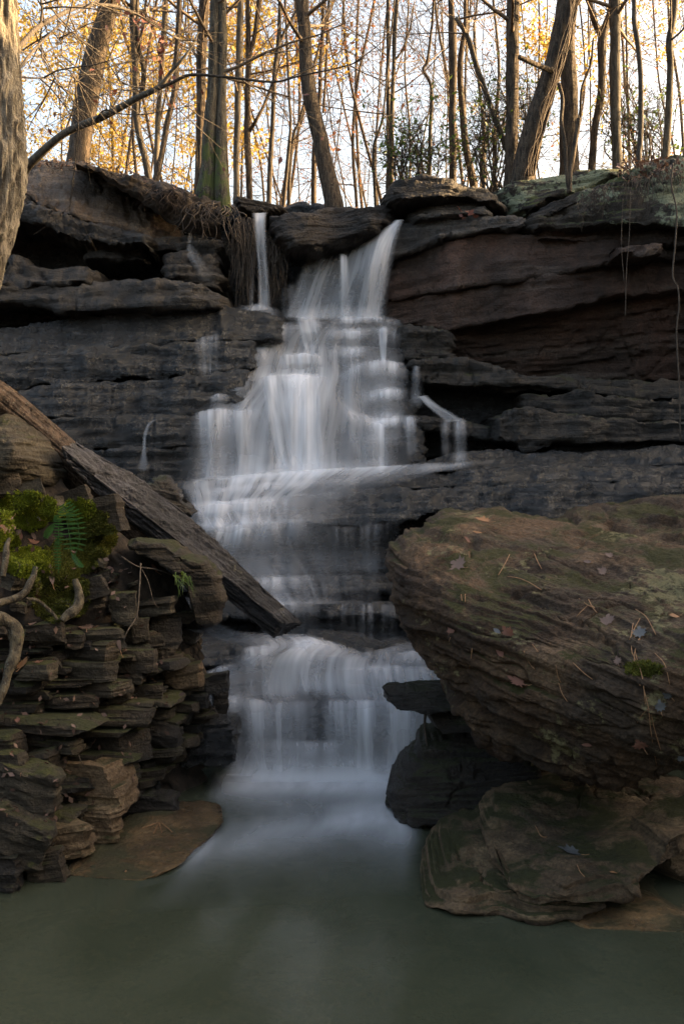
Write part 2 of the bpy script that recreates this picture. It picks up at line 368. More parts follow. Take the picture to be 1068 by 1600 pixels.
def ledge(name, top, bot, D, Db=None, back=0.9, mat='wet', parent=None, step=2.9, amp=0.04, ampf=0.03, h=0.07, tx=0.0, rise=0.02,
          rnd=0.03, seed=None, jit=2.0, ends=0.12, xr=None, overb=None):
    """one bed of rock: a face between two traced edges, its top and underside run back into the hill"""
    seed = RS.uniform(0, 50) if seed is None else seed
    Db = D if Db is None else Db
    xs0, xs1 = (top[0][0], top[-1][0]) if xr is None else xr
    n = int((xs1 - xs0) / step) + 2
    x = np.linspace(xs0, xs1, n)
    nz = lambda s, f: fbm(np.stack([x / f, x * 0 + s, x * 0 + seed], 1), 4)
    yt = ip(top, x) + jit * nz(1.5, 26); yb = ip(bot, x) + jit * 1.3 * nz(7.5, 22)
    yb = np.maximum(yb, yt + 1.5)
    dt = ip(D, x); db = ip(Db, x)
    wob = 0.16 * nz(3.3, 130) + 0.012 * nz(9.1, 20)
    if ends:
        e = np.minimum(np.arange(n), np.arange(n)[::-1]) * step / 14.0
        wob = wob + ends * (1 - np.sqrt(1 - (1 - np.clip(e, 0, 1)) ** 2))
    m = max(4, int((yb - yt).mean() / step) + 1)
    t = np.linspace(0, 1, m)
    Y = yt[None] + (yb - yt)[None] * t[:, None]
    Dm = dt[None] + (db - dt)[None] * t[:, None]
    P = W(x[None] + 0 * Y, Y, Dm)
    edge = np.minimum(t, 1 - t)[:, None] * (yb - yt)[None] / F * Dm
    P[..., 1] += wob[None] + rnd * (1 - np.sqrt(1 - (1 - np.clip(edge / (rnd + 1e-6), 0, 1)) ** 2))
    nb = 7
    s = (np.arange(1, nb + 1) / nb) ** 1.6
    T = P[:1] + np.stack([0 * s, back * s, rise * s], -1)[::-1, None] * 1.0
    U = P[-1:] + np.stack([0 * s, (overb or back) * s, 0.02 * s], -1)[:, None]
    G = np.concatenate([T, P, U])
    L = G[:, :1].copy(); L[..., 1] = np.maximum(L[..., 1], P[:, :1, 1].max() + back * 0.9); R = G[:, -1:].copy(); R[..., 1] = np.maximum(R[..., 1], P[:, -1:, 1].max() + back * 0.9)
    G = np.concatenate([L, G, R], 1)
    nr, nc = G.shape[:2]
    V = G.reshape(-1, 3); Fq = grid_faces(nr, nc)[:, ::-1]
    V = rough_up(V, Fq, amp, ampf, h, tx, 0.03, seed)
    return mk(name, V, Fq, M[mat], parent)

def solid(name, outline, ctrl, thick, mat='wet', parent=None, center=None, n=None, k=None, amp=0.03, ampf=0.03, h=0.06, tx=0.0, ty=0.0, s0=0.72,
          edge=0.35, seed=None, jit=2.0, planes=(), fine=0.006, fs=4.0, patchy=0.0):
    """a free-standing rock: traced outline, measured front depths, its own thickness and a rounded back"""
    seed = RS.uniform(0, 50) if seed is None else seed
    O = np.array(outline, float)
    per = np.linalg.norm(np.diff(np.vstack([O, O[:1]]), axis=0), axis=1); L = np.concatenate([[0], np.cumsum(per)])
    n = n or int(np.clip(L[-1] / 2.6, 40, 520))
    u = np.linspace(0, L[-1], n, endpoint=False); C = np.vstack([O, O[:1]])
    ox = np.interp(u, L, C[:, 0]); oy = np.interp(u, L, C[:, 1])
    c = np.array(center if center else O.mean(0), float)
    rad = np.hypot(ox - c[0], oy - c[1])
    jt = jit * fbm(np.stack([ox / 30, oy / 30, 0 * ox + seed], 1), 4)
    ox = ox + (ox - c[0]) / rad * jt; oy = oy + (oy - c[1]) / rad * jt
    k = k or int(np.clip(rad.mean() / 2.6, 10, 160))
    s = np.linspace(0.015, 1, k)
    X = c[0] + s[:, None] * (ox - c[0])[None]; Y = c[1] + s[:, None] * (oy - c[1])[None]
    fD = rbf(ctrl) if len(ctrl) > 2 else None
    base = fD(X, Y) if fD else np.full(X.shape, float(ctrl[0][2]))
    e = np.clip((s - s0) / (1 - s0), 0, 1)
    front = base + edge * thick * (1 - np.sqrt(1 - e ** 2 * 0.999))[:, None]
    P = W(X, Y, base); P[..., 1] = front
    sb = np.linspace(1, 0.03, max(8, k // 3))[1:]
    Bk = W(c[0] + sb[:, None] * (ox - c[0])[None], c[1] + sb[:, None] * (oy - c[1])[None], 1.0)
    Xb = c[0] + sb[:, None] * (ox - c[0])[None]; Yb = c[1] + sb[:, None] * (oy - c[1])[None]
    bb = fD(Xb, Yb) if fD else np.full(Xb.shape, float(ctrl[0][2]))
    Bk = W(Xb, Yb, bb); Bk[..., 1] += thick * (edge + (1 - edge) * np.sqrt(1 - sb ** 4))[:, None]
    G = np.concatenate([P, Bk]); nr = len(G)
    V = G.reshape(-1, 3); Fq = grid_faces(nr, n, True)
    V = np.concatenate([V, G[0].mean(0)[None], G[-1].mean(0)[None]])
    j = np.arange(n); j2 = (j + 1) % n; a = nr * n; b = a + 1; lr = (nr - 1) * n
    Fq = np.concatenate([Fq, np.stack([j2, j, 0 * j + a, 0 * j + a], 1), np.stack([lr + j, lr + j2, 0 * j + b, 0 * j + b], 1)])
    for (px, nx) in planes:                                    # cleavage faces: (point px,py,D) and outward normal
        q = W(*px); nx = np.array(nx, float); nx /= np.linalg.norm(nx)
        d = np.maximum(0, (V - q) @ nx); V = V - d[:, None] * nx * 0.97
    if np.einsum('i,i', np.array([0, -1.0, 0]), vnormals(V, Fq)[:n * 3].mean(0)) < 0: Fq = Fq[:, ::-1].copy()
    bad = Fq[:, 0] == Fq[:, 1]; Fq[bad] = Fq[bad][:, [2, 3, 0, 0]] if bad.any() else Fq[bad]
    w = 1.0 if not patchy else (1 - patchy + patchy * np.clip(0.5 + 1.8 * pn(V * 0.85 + 3.3), 0, 1))
    V = rough_up(V, Fq, amp, ampf, h, tx, ty, seed, fine, fs, w=w)
    return mk(name, V, Fq, M[mat], parent)

_cs = {}
def cube_grid(n):
    if n in _cs: return _cs[n]
    V = []; Fq = []; t = np.linspace(-1, 1, n)
    for ax in range(3):
        for sg in (-1, 1):
            a, b = np.meshgrid(t, t, indexing='ij'); p = np.zeros((n, n, 3)); p[..., ax] = sg; p[..., (ax + 1) % 3] = a; p[..., (ax + 2) % 3] = b
            f = grid_faces(n, n, off=len(V) * n * n); V.append(p.reshape(-1, 3)); Fq.append(f if sg > 0 else f[:, ::-1])
    V = np.concatenate(V); Fq = np.concatenate(Fq)
    key = np.round(V * 1000).astype(int); u, first, inv = np.unique(key, axis=0, return_index=True, return_inverse=True)
    _cs[n] = (V[first], inv.ravel()[Fq]); return _cs[n]

def stone(name, box, D, depth=None, mat='stone', parent=None, tilt=0.0, seed=None, n=9, cuts=9, amp=0.012, yaw=None, chunky=0.0):
    """an angular bedded stone filling a traced box: block with random cleavage cuts and bed relief"""
    seed = RS.uniform(0, 90) if seed is None else seed
    r = np.random.RandomState(int(seed * 1000))
    x0, y0, x1, y1 = box
    V, Fq = cube_grid(n); V = V.copy()
    V[:, 0] += 0.10 * V[:, 2] * r.uniform(-1, 1); V[:, 0] *= 1 + 0.16 * r.uniform(-1, 1) * V[:, 1]
    for _ in range(cuts):
        nn = r.normal(size=3); nn[2] *= 0.55 + chunky; nn /= np.linalg.norm(nn)
        lim = r.uniform(0.84, 1.12) * (np.abs(nn).sum() * 0.78)
        d = np.maximum(0, V @ nn - lim); V -= d[:, None] * nn
    lo, hi = V.min(0), V.max(0); V = (V - (lo + hi) / 2) / (hi - lo) * 2
    wx = (x1 - x0) / F * D / 2; hz = (y1 - y0) / F * D / 2; dp = (depth or max(0.12, wx * 1.1)) / 2
    V = V * np.array([wx, dp, hz])
    yw = r.uniform(-0.35, 0.35) if yaw is None else yaw
    c, s = math.cos(yw), math.sin(yw); V = V @ np.array([[c, s, 0], [-s, c, 0], [0, 0, 1]])
    c, s = math.cos(tilt), math.sin(tilt); V = V @ np.array([[c, 0, s], [0, 1, 0], [-s, 0, c]])
    ctr = W((x0 + x1) / 2, (y0 + y1) / 2, D) + np.array([0, dp, 0])
    V = V + ctr
    V = rough_up(V, Fq, amp, amp * 0.8, 0.03, -math.tan(tilt) * 0.8, 0.0, seed, 0.002, 6.0, 1.2)
    o = mk(name, V, Fq, M[mat], parent)
    o.data.set_sharp_from_angle(angle=math.radians(32))
    return o

# ------------------------------------------------------------------ the setting: ground, cliff beds, stream bed
SIL = [(-400, 262), (0, 262), (64, 258), (134, 262), (180, 278), (250, 295), (320, 315), (365, 312), (440, 332), (520, 328), (600, 322), (640, 300), (760, 296), (840, 276), (990, 262), (1068, 246), (1300, 240)]
gx = np.linspace(-60, 60, 161); gx = np.sign(gx) * (np.abs(gx) / 60) ** 2.2 * 60
gy = 10.15 + (np.linspace(0, 1, 70) ** 2.2) * 110
GX, GY = np.meshgrid(gx, gy)
def ground_z(X, Y):
    X = np.asarray(X, float); Y = np.asarray(Y, float)
    s = ip(SIL, X / 9.75 * F + 534); z0 = CAMZ + (HOR - s - 5) / F * 9.75
    k = np.clip((Y - 9.75) / 6, 0, 1)
    return z0 * (1 - k) + 4.75 * k + 0.03 * pn(np.stack([X.ravel() * 1.3, Y.ravel() * 1.3, 0 * X.ravel()], 1)).reshape(X.shape)
GZ = ground_z(GX, GY)
G = np.stack([GX, GY, GZ], -1)
front = G[:1].copy(); front[..., 2] -= 1.5
G = np.concatenate([front, G])
tag(mk('forest_floor', G.reshape(-1, 3), grid_faces(*G.shape[:2]), M['litter']), 'brown leaf-strewn forest floor above the cliff', kind='structure')

# gorge sides outside the frame and the stream bed
def sheet_xy(name, X, Y, Z, mat, label):
    V = np.stack([X, Y, Z], -1); return tag(mk(name, V.reshape(-1, 3), grid_faces(*X.shape), M[mat]), label, kind='structure')
yy, uu = np.meshgrid(np.linspace(-26, 10.2, 60), np.linspace(0, 1, 40), indexing='ij')  # right-hand hill out of view, added and shaped to keep sun off the gorge
prof = np.interp(uu, [0, 0.12, 0.3, 0.45, 0.7, 1], [-0.6, 0.3, 3.2, 4.6, 6.7, 7.8]); px = np.interp(uu, [0, 0.12, 0.3, 0.45, 0.7, 1], [2.6, 3.6, 4.6, 5.3, 8.5, 20])
nz = fbm(np.stack([px.ravel() * 0.6, yy.ravel() * 0.6, prof.ravel() * 0.6], 1), 4).reshape(px.shape)
sheet_xy('shade_hill', px + 0.4 * nz + np.clip(-yy - 2, 0, 30) * 0.08 + np.clip(yy - 3.2, 0, 3) * 0.35, yy, prof + 0.3 * nz - np.clip(-yy - 6, 0, 30) * 0.1, 'litter', 'unseen slope added to shade the gorge beyond the boulder')
yy, uu = np.meshgrid(np.linspace(-8, 9.6, 50), np.linspace(0, 1, 30), indexing='ij')
prof = np.interp(uu, [0, 0.2, 0.5, 1], [-0.5, 0.8, 2.0, 4.2]); px = np.interp(uu, [0, 0.2, 0.5, 1], [-1.7, -2.4, -3.4, -9])
nz = fbm(np.stack([px.ravel(), yy.ravel(), prof.ravel()], 1), 4).reshape(px.shape)
sheet_xy('bank_slope', px + 0.2 * nz - np.clip(2.5 - yy, 0, 9) * 0.15 - np.clip(yy - 4.5, 0, 4) * 0.25, yy, prof + 0.2 * nz, 'soil', 'dark earth slope behind the stacked bank stones')
bx_, by_ = np.meshgrid(np.linspace(-6, 6, 80), np.linspace(-8, 9.2, 110))
bz = -0.55 + 0.10 * fbm(np.stack([bx_.ravel() * 1.5, by_.ravel() * 1.5, 0 * bx_.ravel()], 1), 4).reshape(bx_.shape)
sheet_xy('stream_bed', bx_, by_, bz, 'tan', 'brown stony bed under the pool')

cliff = tag(empty('cliff', (0, 9.0, 0)), 'dark layered sandstone cliff that the waterfall drops over', kind='structure')
def bed(*a, **k): return ledge('rock_layer', *a, parent=cliff, **k)
E = 1230
# left side, top to bottom
bed([(-150, 262), (32, 259), (64, 254), (134, 259), (180, 276), (217, 305), (260, 338), (292, 358)], [(-150, 290), (32, 299), (80, 328), (127, 342), (165, 351), (230, 366), (292, 387)], 9.75, [(-150, 9.1), (127, 9.0), (292, 9.3)], mat='cliffT', amp=0.05, h=0.05, tx=0.25, rise=0.05)
bed([(-150, 298), (25, 303), (80, 329), (127, 344), (180, 353), (235, 369)], [(-150, 340), (25, 341), (60, 347), (89, 362), (127, 380), (150, 372), (178, 379), (223, 380), (235, 388)], 9.0, 8.9, mat='cliffL', amp=0.06, h=0.05, tx=0.25)
bed([(-150, 330), (345, 340)], [(-150, 445), (345, 460)], 9.75, 9.6, mat='wet')
bed([(128, 376), (170, 378), (226, 376)], [(128, 404), (150, 409), (185, 402), (226, 409)], 9.15, 9.1, mat='cliffL', amp=0.05)
bed([(228, 372), (262, 366), (290, 362), (345, 372)], [(228, 394), (258, 391), (300, 400), (345, 408)], 9.2, 9.15, mat='cliffL', amp=0.05)
bed([(254, 396), (300, 398), (345, 406)], [(254, 430), (280, 440), (345, 452)], 9.05, 9.0, mat='cliffL', amp=0.06)
bed([(-150, 440), (0, 424), (19, 402), (50, 410), (83, 416), (110, 412), (134, 414), (150, 420)], [(-150, 452), (0, 447), (60, 444), (150, 440)], 8.8, 8.72, mat='cliffL', amp=0.05)
bed([(-150, 450), (0, 446), (60, 442), (134, 438), (178, 431), (223, 434), (270, 437), (318, 447), (350, 458)], [(-150, 470), (0, 470), (57, 473), (105, 488), (191, 486), (300, 480), (350, 478)], 8.7, 8.66, mat='cliffL', amp=0.05, h=0.09)
bed([(-150, 468), (112, 476)], [(-150, 520), (112, 500)], 9.3, 9.2, mat='wet')
bed([(-150, 516), (0, 512), (60, 505), (105, 490), (191, 486), (300, 481), (350, 478), (400, 486), (440, 494)], [(-150, 575), (0, 556), (150, 545), (300, 535), (440, 530)], 8.8, 8.62, mat='wet', amp=0.035, tx=0.1)
bed([(-150, 574), (0, 555), (150, 544), (300, 534), (400, 530)], [(-150, 640), (0, 612), (100, 602), (200, 594), (300, 585), (400, 575)], 8.6, 8.52, mat='wet', amp=0.04, tx=0.1)
bed([(-150, 638), (0, 611), (100, 601), (200, 593), (300, 584), (390, 576)], [(-150, 672), (100, 652), (200, 652), (300, 646), (390, 640)], 8.48, 8.4, mat='wet', amp=0.04)
bed([(-150, 670), (100, 651), (200, 651), (300, 646), (360, 642)], [(-150, 720), (100, 705), (230, 700), (360, 690)], 8.32, 8.28, mat='wet', amp=0.05)
bed([(-150, 718), (100, 704), (230, 699), (330, 694)], [(-150, 790), (150, 775), (250, 765), (330, 755)], 8.26, 8.2, mat='wet', amp=0.05)
bed([(-150, 785), (150, 772), (250, 762), (340, 758)], [(-150, 1330), (340, 1330)], 8.0, 6.6, mat='wet', amp=0.08, h=0.12)
# recess behind the upper falls
bed([(325, 316), (660, 326)], [(325, 510), (660, 512)], 9.98, 9.7, mat='wet', amp=0.06)
bed([(358, 484), (385, 476), (420, 476), (440, 488)], [(358, 500), (400, 504), (440, 506)], 9.05, 9.0, mat='wet', rnd=0.06)
# steps under the middle fall
bed([(340, 500), (390, 520), (430, 508), (462, 500), (538, 497), (600, 498), (645, 506)], [(340, 541), (426, 546), (574, 541), (645, 548)], 9.06, 9.0, mat='wet', rnd=0.06)
bed([(330, 540), (426, 545), (574, 540), (640, 546)], [(330, 585), (395, 588), (525, 588), (560, 571), (640, 576)], 8.85, 8.8, mat='wet', rnd=0.06)
bed([(300, 584), (395, 588), (525, 588), (560, 570), (655, 575)], [(300, 645), (372, 641), (525, 642), (583, 655), (655, 651)], 8.66, 8.6, mat='wet', rnd=0.07)
bed([(268, 645), (372, 641), (525, 642), (583, 655), (668, 650)], [(268, 756), (400, 744), (606, 732), (668, 726)], 8.45, 8.25, mat='wet', rnd=0.07, amp=0.05)
bed([(620, 512), (640, 507), (680, 510), (714, 528)], [(620, 560), (660, 566), (714, 568)], 8.85, 8.8, mat='ledgeR', amp=0.05, rnd=0.06)
# right wall
bed([(605, 352), (640, 345), (680, 339), (724, 338), (769, 332), (824, 335)], [(605, 408), (640, 396), (680, 378), (747, 360), (824, 351)], [(605, 9.25), (824, 8.95)], [(605, 9.15), (824, 8.85)], mat='grey', amp=0.05, h=0.05, tx=-0.25)
bed([(826, 341), (876, 315), (930, 292), (966, 277), (1006, 256), (1068, 238), (E, 228)], [(826, 351), (876, 358), (948, 350), (1068, 350), (E, 345)], [(826, 8.95), (E, 8.7)], [(826, 8.85), (1068, 8.4), (E, 8.3)], mat='lichen', amp=0.05, h=0.09, rise=0.12)
bed([(840, 356), (876, 357), (948, 349), (1068, 349), (E, 345)], [(840, 372), (930, 378), (1068, 384), (E, 380)], [(840, 8.95), (E, 8.55)], [(840, 8.9), (E, 8.5)], mat='cliffR', amp=0.05)
bed([(964, 383), (1000, 380), (1034, 379)], [(964, 397), (1000, 399), (1034, 396)], 8.5, 8.48, mat='cliffR', amp=0.03, ends=0.05)
bed([(604, 400), (680, 377), (747, 359), (840, 360), (930, 376), (1068, 382), (E, 378)], [(604, 470), (650, 462), (724, 449), (814, 436), (900, 421), (1020, 403), (E, 386)], [(604, 9.3), (700, 9.05), (E, 8.65)], [(604, 9.25), (700, 8.98), (E, 8.6)], mat='cliffR', amp=0.03, h=0.10, tx=-0.12)
bed([(604, 469), (650, 461), (724, 448), (814, 435), (900, 420), (1020, 402), (E, 386)], [(604, 502), (700, 518), (760, 506), (860, 491), (940, 468), (1068, 455), (E, 442)], [(604, 9.33), (700, 9.12), (E, 8.72)], [(604, 9.33), (700, 9.1), (E, 8.68)], mat='cliffR', amp=0.03, h=0.10, tx=-0.12)
bed([(604, 500), (700, 516), (760, 504), (860, 489), (940, 467), (1068, 454), (E, 440)], [(604, 525), (690, 566), (740, 582), (800, 594), (E, 604)], [(604, 9.38), (E, 8.85)], [(604, 9.45), (800, 9.5), (E, 9.35)], mat='cliffR', amp=0.05, h=0.12, tx=-0.08)
bed([(640, 569), (690, 561), (749, 567), (800, 580), (910, 592)], [(640, 590), (670, 603), (780, 606), (910, 608)], 8.62, 8.55, mat='ledgeR', amp=0.05, h=0.05)
bed([(755, 588), (900, 590), (1000, 596), (E, 580)], [(755, 606), (907, 613), (1000, 626), (E, 622)], 8.75, 8.6, mat='ledgeR', amp=0.05, h=0.04, tx=0.05)
bed([(630, 600), (840, 604)], [(630, 660), (840, 662)], 9.0, 8.9, mat='wet')
bed([(815, 613), (900, 610), (1000, 625), (E, 620)], [(815, 640), (930, 650), (1068, 656), (E, 652)], 8.5, 8.42, mat='ledgeR', amp=0.06, h=0.05, tx=0.05)
bed([(640, 646), (700, 652), (772, 666)], [(640, 664), (700, 678), (772, 690)], 8.45, 8.4, mat='ledgeR', amp=0.04)
bed([(650, 664), (840, 668)], [(650, 712), (840, 712)], 8.75, 8.7, mat='wet')
bed([(768, 650), (810, 637), (850, 640), (930, 648), (1000, 656), (E, 652)], [(768, 684), (797, 694), (819, 706), (871, 698), (1029, 689), (E, 690)], 8.3, 8.24, mat='ledgeR', amp=0.05, h=0.08)
bed([(860, 688), (1029, 686), (E, 688)], [(860, 706), (1029, 706), (E, 704)], 8.45, 8.4, mat='wet')
# the apron below the middle fall
bed([(262, 756), (400, 743), (606, 729), (731, 707), (820, 706), (1068, 701), (E, 698)], [(262, 770), (400, 759), (606, 746), (731, 736), (820, 733), (1068, 728), (E, 726)], 8.2, 8.06, mat='wet', amp=0.03, h=0.03)
bed([(262, 769), (400, 758), (606, 745), (731, 735), (820, 732), (1068, 727), (E, 725)], [(262, 792), (400, 781), (606, 769), (740, 758), (1068, 752), (E, 750)], 8.0, 7.9, mat='wet', amp=0.03, h=0.03)
bed([(262, 791), (400, 780), (606, 768), (740, 757), (1068, 751), (E, 749)], [(262, 826), (400, 818), (490, 820), (575, 823), (602, 815), (680, 802), (740, 800), (800, 835), (E, 840)], 7.8, 7.6, mat='wet', amp=0.035, h=0.05)
bed([(262, 822), (575, 820), (800, 790)], [(262, 862), (480, 860), (800, 850)], 7.92, 7.86, mat='wet', amp=0.05, h=0.04)
bed([(262, 860), (480, 858), (800, 848)], [(262, 906), (480, 900), (800, 900)], 7.76, 7.7, mat='wet', amp=0.05, h=0.04)
bed([(262, 905), (480, 898), (560, 902), (800, 895)], [(262, 930), (480, 925), (650, 928), (800, 925)], 7.5, 7.45, mat='wet', amp=0.05, h=0.05)
bed([(262, 928), (800, 924)], [(262, 946), (480, 944), (800, 946)], 7.62, 7.6, mat='wet')
bed([(262, 945), (480, 942), (620, 946), (800, 944)], [(262, 966), (480, 960), (620, 966), (800, 964)], 7.28, 7.22, mat='wet', amp=0.05)
bed([(262, 962), (800, 960)], [(262, 1014), (800, 1020)], 7.36, 7.3, mat='wet', amp=0.06, h=0.05)
# rocks under the lowest cascade
bed([(300, 1012), (420, 1013), (520, 1006), (620, 1016), (790, 1018)], [(300, 1050), (520, 1046), (790, 1052)], 6.7, 6.58, mat='wet', rnd=0.08, back=1.2)
bed([(300, 1049), (520, 1045), (790, 1050)], [(300, 1094), (420, 1096), (520, 1092), (790, 1094)], 6.42, 6.32, mat='wet', rnd=0.08)
bed([(318, 1094), (420, 1096), (520, 1092), (790, 1094)], [(318, 1255), (790, 1255)], 6.12, 6.0, mat='wet', rnd=0.08, amp=0.05)

# ------------------------------------------------------------------ cap slabs and loose rocks of the cliff top
tag(solid('rock_slab', [(418, 332), (442, 327), (482, 326), (509, 321), (560, 321), (604, 314), (632, 322), (622, 342), (583, 362), (536, 379), (489, 389), (448, 386), (425, 370), (416, 348)],
    [(420, 345, 9.15), (520, 322, 9.35), (520, 385, 9.05), (630, 325, 9.3), (480, 350, 9.0), (580, 345, 9.0)], 1.0, 'slab', amp=0.03, h=0.05, tx=-0.12, center=(520, 352)),
    'dark overhanging slab between the thin and the wide upper fall', 'rock slab')
tag(solid('rock_slab', [(362, 304), (391, 309), (420, 316), (450, 324), (424, 332), (391, 333), (371, 326)], [(362, 304, 9.5), (450, 324, 9.6), (391, 333, 9.45)], 0.7, 'slab', amp=0.03, h=0.03, tx=0.2),
    'thin dark slab tipping over the narrow upper fall', 'rock slab')
tag(solid('rock_slab', [(595, 293), (611, 283), (651, 272), (707, 278), (750, 287), (790, 304), (800, 322), (770, 318), (732, 311), (690, 308), (656, 309), (618, 314), (600, 302)],
    [(600, 293, 9.1), (651, 272, 9.3), (750, 287, 9.3), (800, 318, 9.1), (690, 308, 8.95), (618, 314, 8.95)], 1.1, 'slab', center=(690, 294), amp=0.05, h=0.035, tx=0.05),
    'dark cap slab jutting out above the wide upper fall', 'rock slab')
tag(solid('rock_slab', [(628, 338), (645, 325), (672, 314), (738, 310), (764, 317), (775, 332), (740, 334), (700, 336), (668, 341), (640, 346)],
    [(630, 338, 9.25), (738, 310, 9.3), (690, 335, 9.0), (770, 330, 9.05)], 0.9, 'grey', center=(705, 325), amp=0.04, h=0.03, tx=-0.12),
    'grey wedge slab under the dark cap slab', 'rock slab')
tag(solid('mossy_rock', [(768, 291), (800, 280), (841, 268), (899, 264), (912, 256), (988, 254), (1000, 262), (962, 279), (900, 300), (860, 313), (826, 330), (806, 326), (782, 308)],
    [(770, 292, 9.3), (841, 268, 9.5), (988, 255, 9.3), (860, 312, 9.05), (815, 326, 9.05), (960, 278, 9.05)], 1.0, 'lichen', center=(868, 288), amp=0.04, h=0.08, tx=-0.1, s0=0.6),
    'pale lichen and moss covered rock at the feet of the leaning trees', 'rock')
tag(solid('rock_slab', [(824, 344), (828, 332), (850, 318), (885, 308), (930, 292), (968, 276), (975, 281), (940, 300), (900, 318), (860, 334), (836, 346)],
    [(826, 340, 8.95), (900, 312, 8.9), (970, 278, 8.9)], 0.7, 'slab', center=(893, 314), amp=0.03, h=0.03, tx=-0.3),
    'dark tilted plate wedged under the lichen covered rock', 'rock slab')
tag(solid('mossy_rock', [(1000, 262), (1010, 250), (1040, 241), (1080, 236), (1160, 234), (1170, 262), (1100, 270), (1040, 268)],
    [(1000, 255, 9.0), (1160, 236, 9.0), (1080, 268, 8.8)], 0.9, 'lichen', amp=0.04, s0=0.6), 'mossy hump of rock topped with dead leaves at the frame edge', 'rock')

# ------------------------------------------------------------------ rocks in and beside the pool
BD = [(609, 870, 4.75), (650, 930, 4.45), (640, 1010, 4.55), (720, 1130, 4.45), (800, 1195, 4.35), (900, 1235, 4.2), (1000, 1250, 4.05), (1090, 1230, 3.95),
      (700, 805, 5.35), (790, 795, 5.6), (870, 806, 5.5), (960, 790, 5.9), (1090, 772, 6.2), (720, 900, 4.5), (740, 1000, 4.15), (800, 1100, 4.05),
      (850, 900, 4.55), (900, 1000, 4.0), (900, 1120, 3.85), (1000, 900, 4.55), (1000, 1010, 3.85), (1000, 1150, 3.75), (1110, 1000, 3.75), (1110, 900, 4.5), (1110, 1150, 3.7)]
boulder = tag(solid('boulder', [(608, 868), (612, 855), (626, 849), (648, 836), (670, 821), (688, 808), (712, 799), (745, 794), (784, 794), (830, 800), (863, 806), (900, 802), (960, 788), (1068, 773), (1160, 765), (1200, 900), (1200, 1080), (1150, 1215), (1068, 1232), (1010, 1250), (972, 1256), (924, 1246), (880, 1231), (836, 1211), (788, 1198), (760, 1170), (731, 1141), (706, 1100), (688, 1067), (660, 1035), (645, 1010), (634, 965), (624, 930), (612, 905)],
    BD, 1.6, 'boulder', center=(880, 1000), n=520, k=185, amp=0.06, ampf=0.06, h=0.10, tx=0.28, ty=-0.05, patchy=0.4, s0=0.86, edge=0.22, jit=5, fine=0.020, fs=2.2, seed=4.2),
    'huge brown bedded boulder with moss and scattered dead leaves beside the falls', 'boulder')
tag(solid('flat_rock', [(660, 1418), (667, 1398), (700, 1350), (744, 1295), (790, 1285), (850, 1340), (930, 1400), (945, 1424), (884, 1441), (830, 1440), (784, 1433), (720, 1428)],
    [(660, 1418, 3.9), (672, 1396, 3.93), (720, 1396, 3.86), (840, 1394, 3.8), (930, 1400, 3.76), (780, 1432, 3.8), (884, 1440, 3.74), (945, 1424, 3.78), (744, 1297, 4.5), (790, 1290, 4.5), (850, 1345, 4.1)], 0.8, 'mossrock', center=(800, 1380), n=220, k=75, amp=0.035, ampf=0.03, h=0.05, s0=0.95, edge=0.12, fs=3.0, jit=3),
    'low mossy slab whose tip runs into the pool beneath the huge boulder', 'rock')
tag(solid('flat_rock', [(804, 1406), (797, 1385), (766, 1345), (762, 1290), (778, 1258), (814, 1238), (900, 1230), (1000, 1234), (1100, 1240), (1110, 1295), (1062, 1325), (1014, 1368), (985, 1402), (940, 1413), (880, 1414), (836, 1413)],
    [(806, 1408, 3.78), (797, 1384, 3.82), (880, 1386, 3.72), (985, 1378, 3.78), (880, 1413, 3.72), (985, 1402, 3.78), (814, 1240, 4.72), (1000, 1236, 4.58), (1100, 1290, 4.2), (768, 1300, 4.36), (880, 1320, 4.08), (1060, 1325, 3.98)], 0.7, 'mossrock', center=(890, 1330), n=240, k=85, amp=0.04, ampf=0.035, h=0.06, s0=0.95, edge=0.10, fs=2.6, jit=4),
    'upper mossy plate stacked on the low slab beneath the huge boulder', 'rock')
tag(solid('wedge_rock', [(603, 1270), (618, 1240), (634, 1210), (661, 1170), (690, 1152), (720, 1146), (790, 1165), (850, 1200), (850, 1280), (800, 1296), (734, 1294), (664, 1290), (624, 1288)],
    [(605, 1272, 4.98), (661, 1170, 5.15), (720, 1148, 5.3), (624, 1286, 4.85), (734, 1292, 4.8), (840, 1290, 4.8), (700, 1220, 4.88), (830, 1200, 5.0)], 0.9, 'darkrock', center=(725, 1225), amp=0.035, h=0.08, ty=0.3, s0=0.9, edge=0.2,
    planes=[((650, 1215, 4.95), (-0.75, -0.45, 0.4))]),
    'dark wedge shaped rock at the pool edge under the boulder', 'rock')
tag(solid('shelf_stone', [(599, 1083), (640, 1079), (690, 1078), (720, 1082), (735, 1110), (700, 1115), (650, 1114), (614, 1111), (602, 1098)],
    [(600, 1090, 5.15), (700, 1080, 5.35), (690, 1114, 5.1), (612, 1110, 5.1)], 0.45, 'darkrock', center=(665, 1097), amp=0.015, h=0.03, s0=0.86), 'flat dark stone shelf poking out in front of the lowest cascade', 'stone')
tag(solid('small_block', [(668, 1118), (700, 1114), (740, 1116), (745, 1150), (715, 1150), (684, 1151), (676, 1135)], [(668, 1118, 5.2), (740, 1116, 5.2), (700, 1150, 5.1)], 0.4, 'darkrock', amp=0.02), 'small dark block propped below the flat shelf stone', 'stone')
tag(stone('bank_rock', (1012, 1322, 1110, 1385), 4.1, 0.6, 'mossrock', chunky=0.4, n=14), 'rounded rock tucked behind the low mossy slab at the frame edge', 'rock')
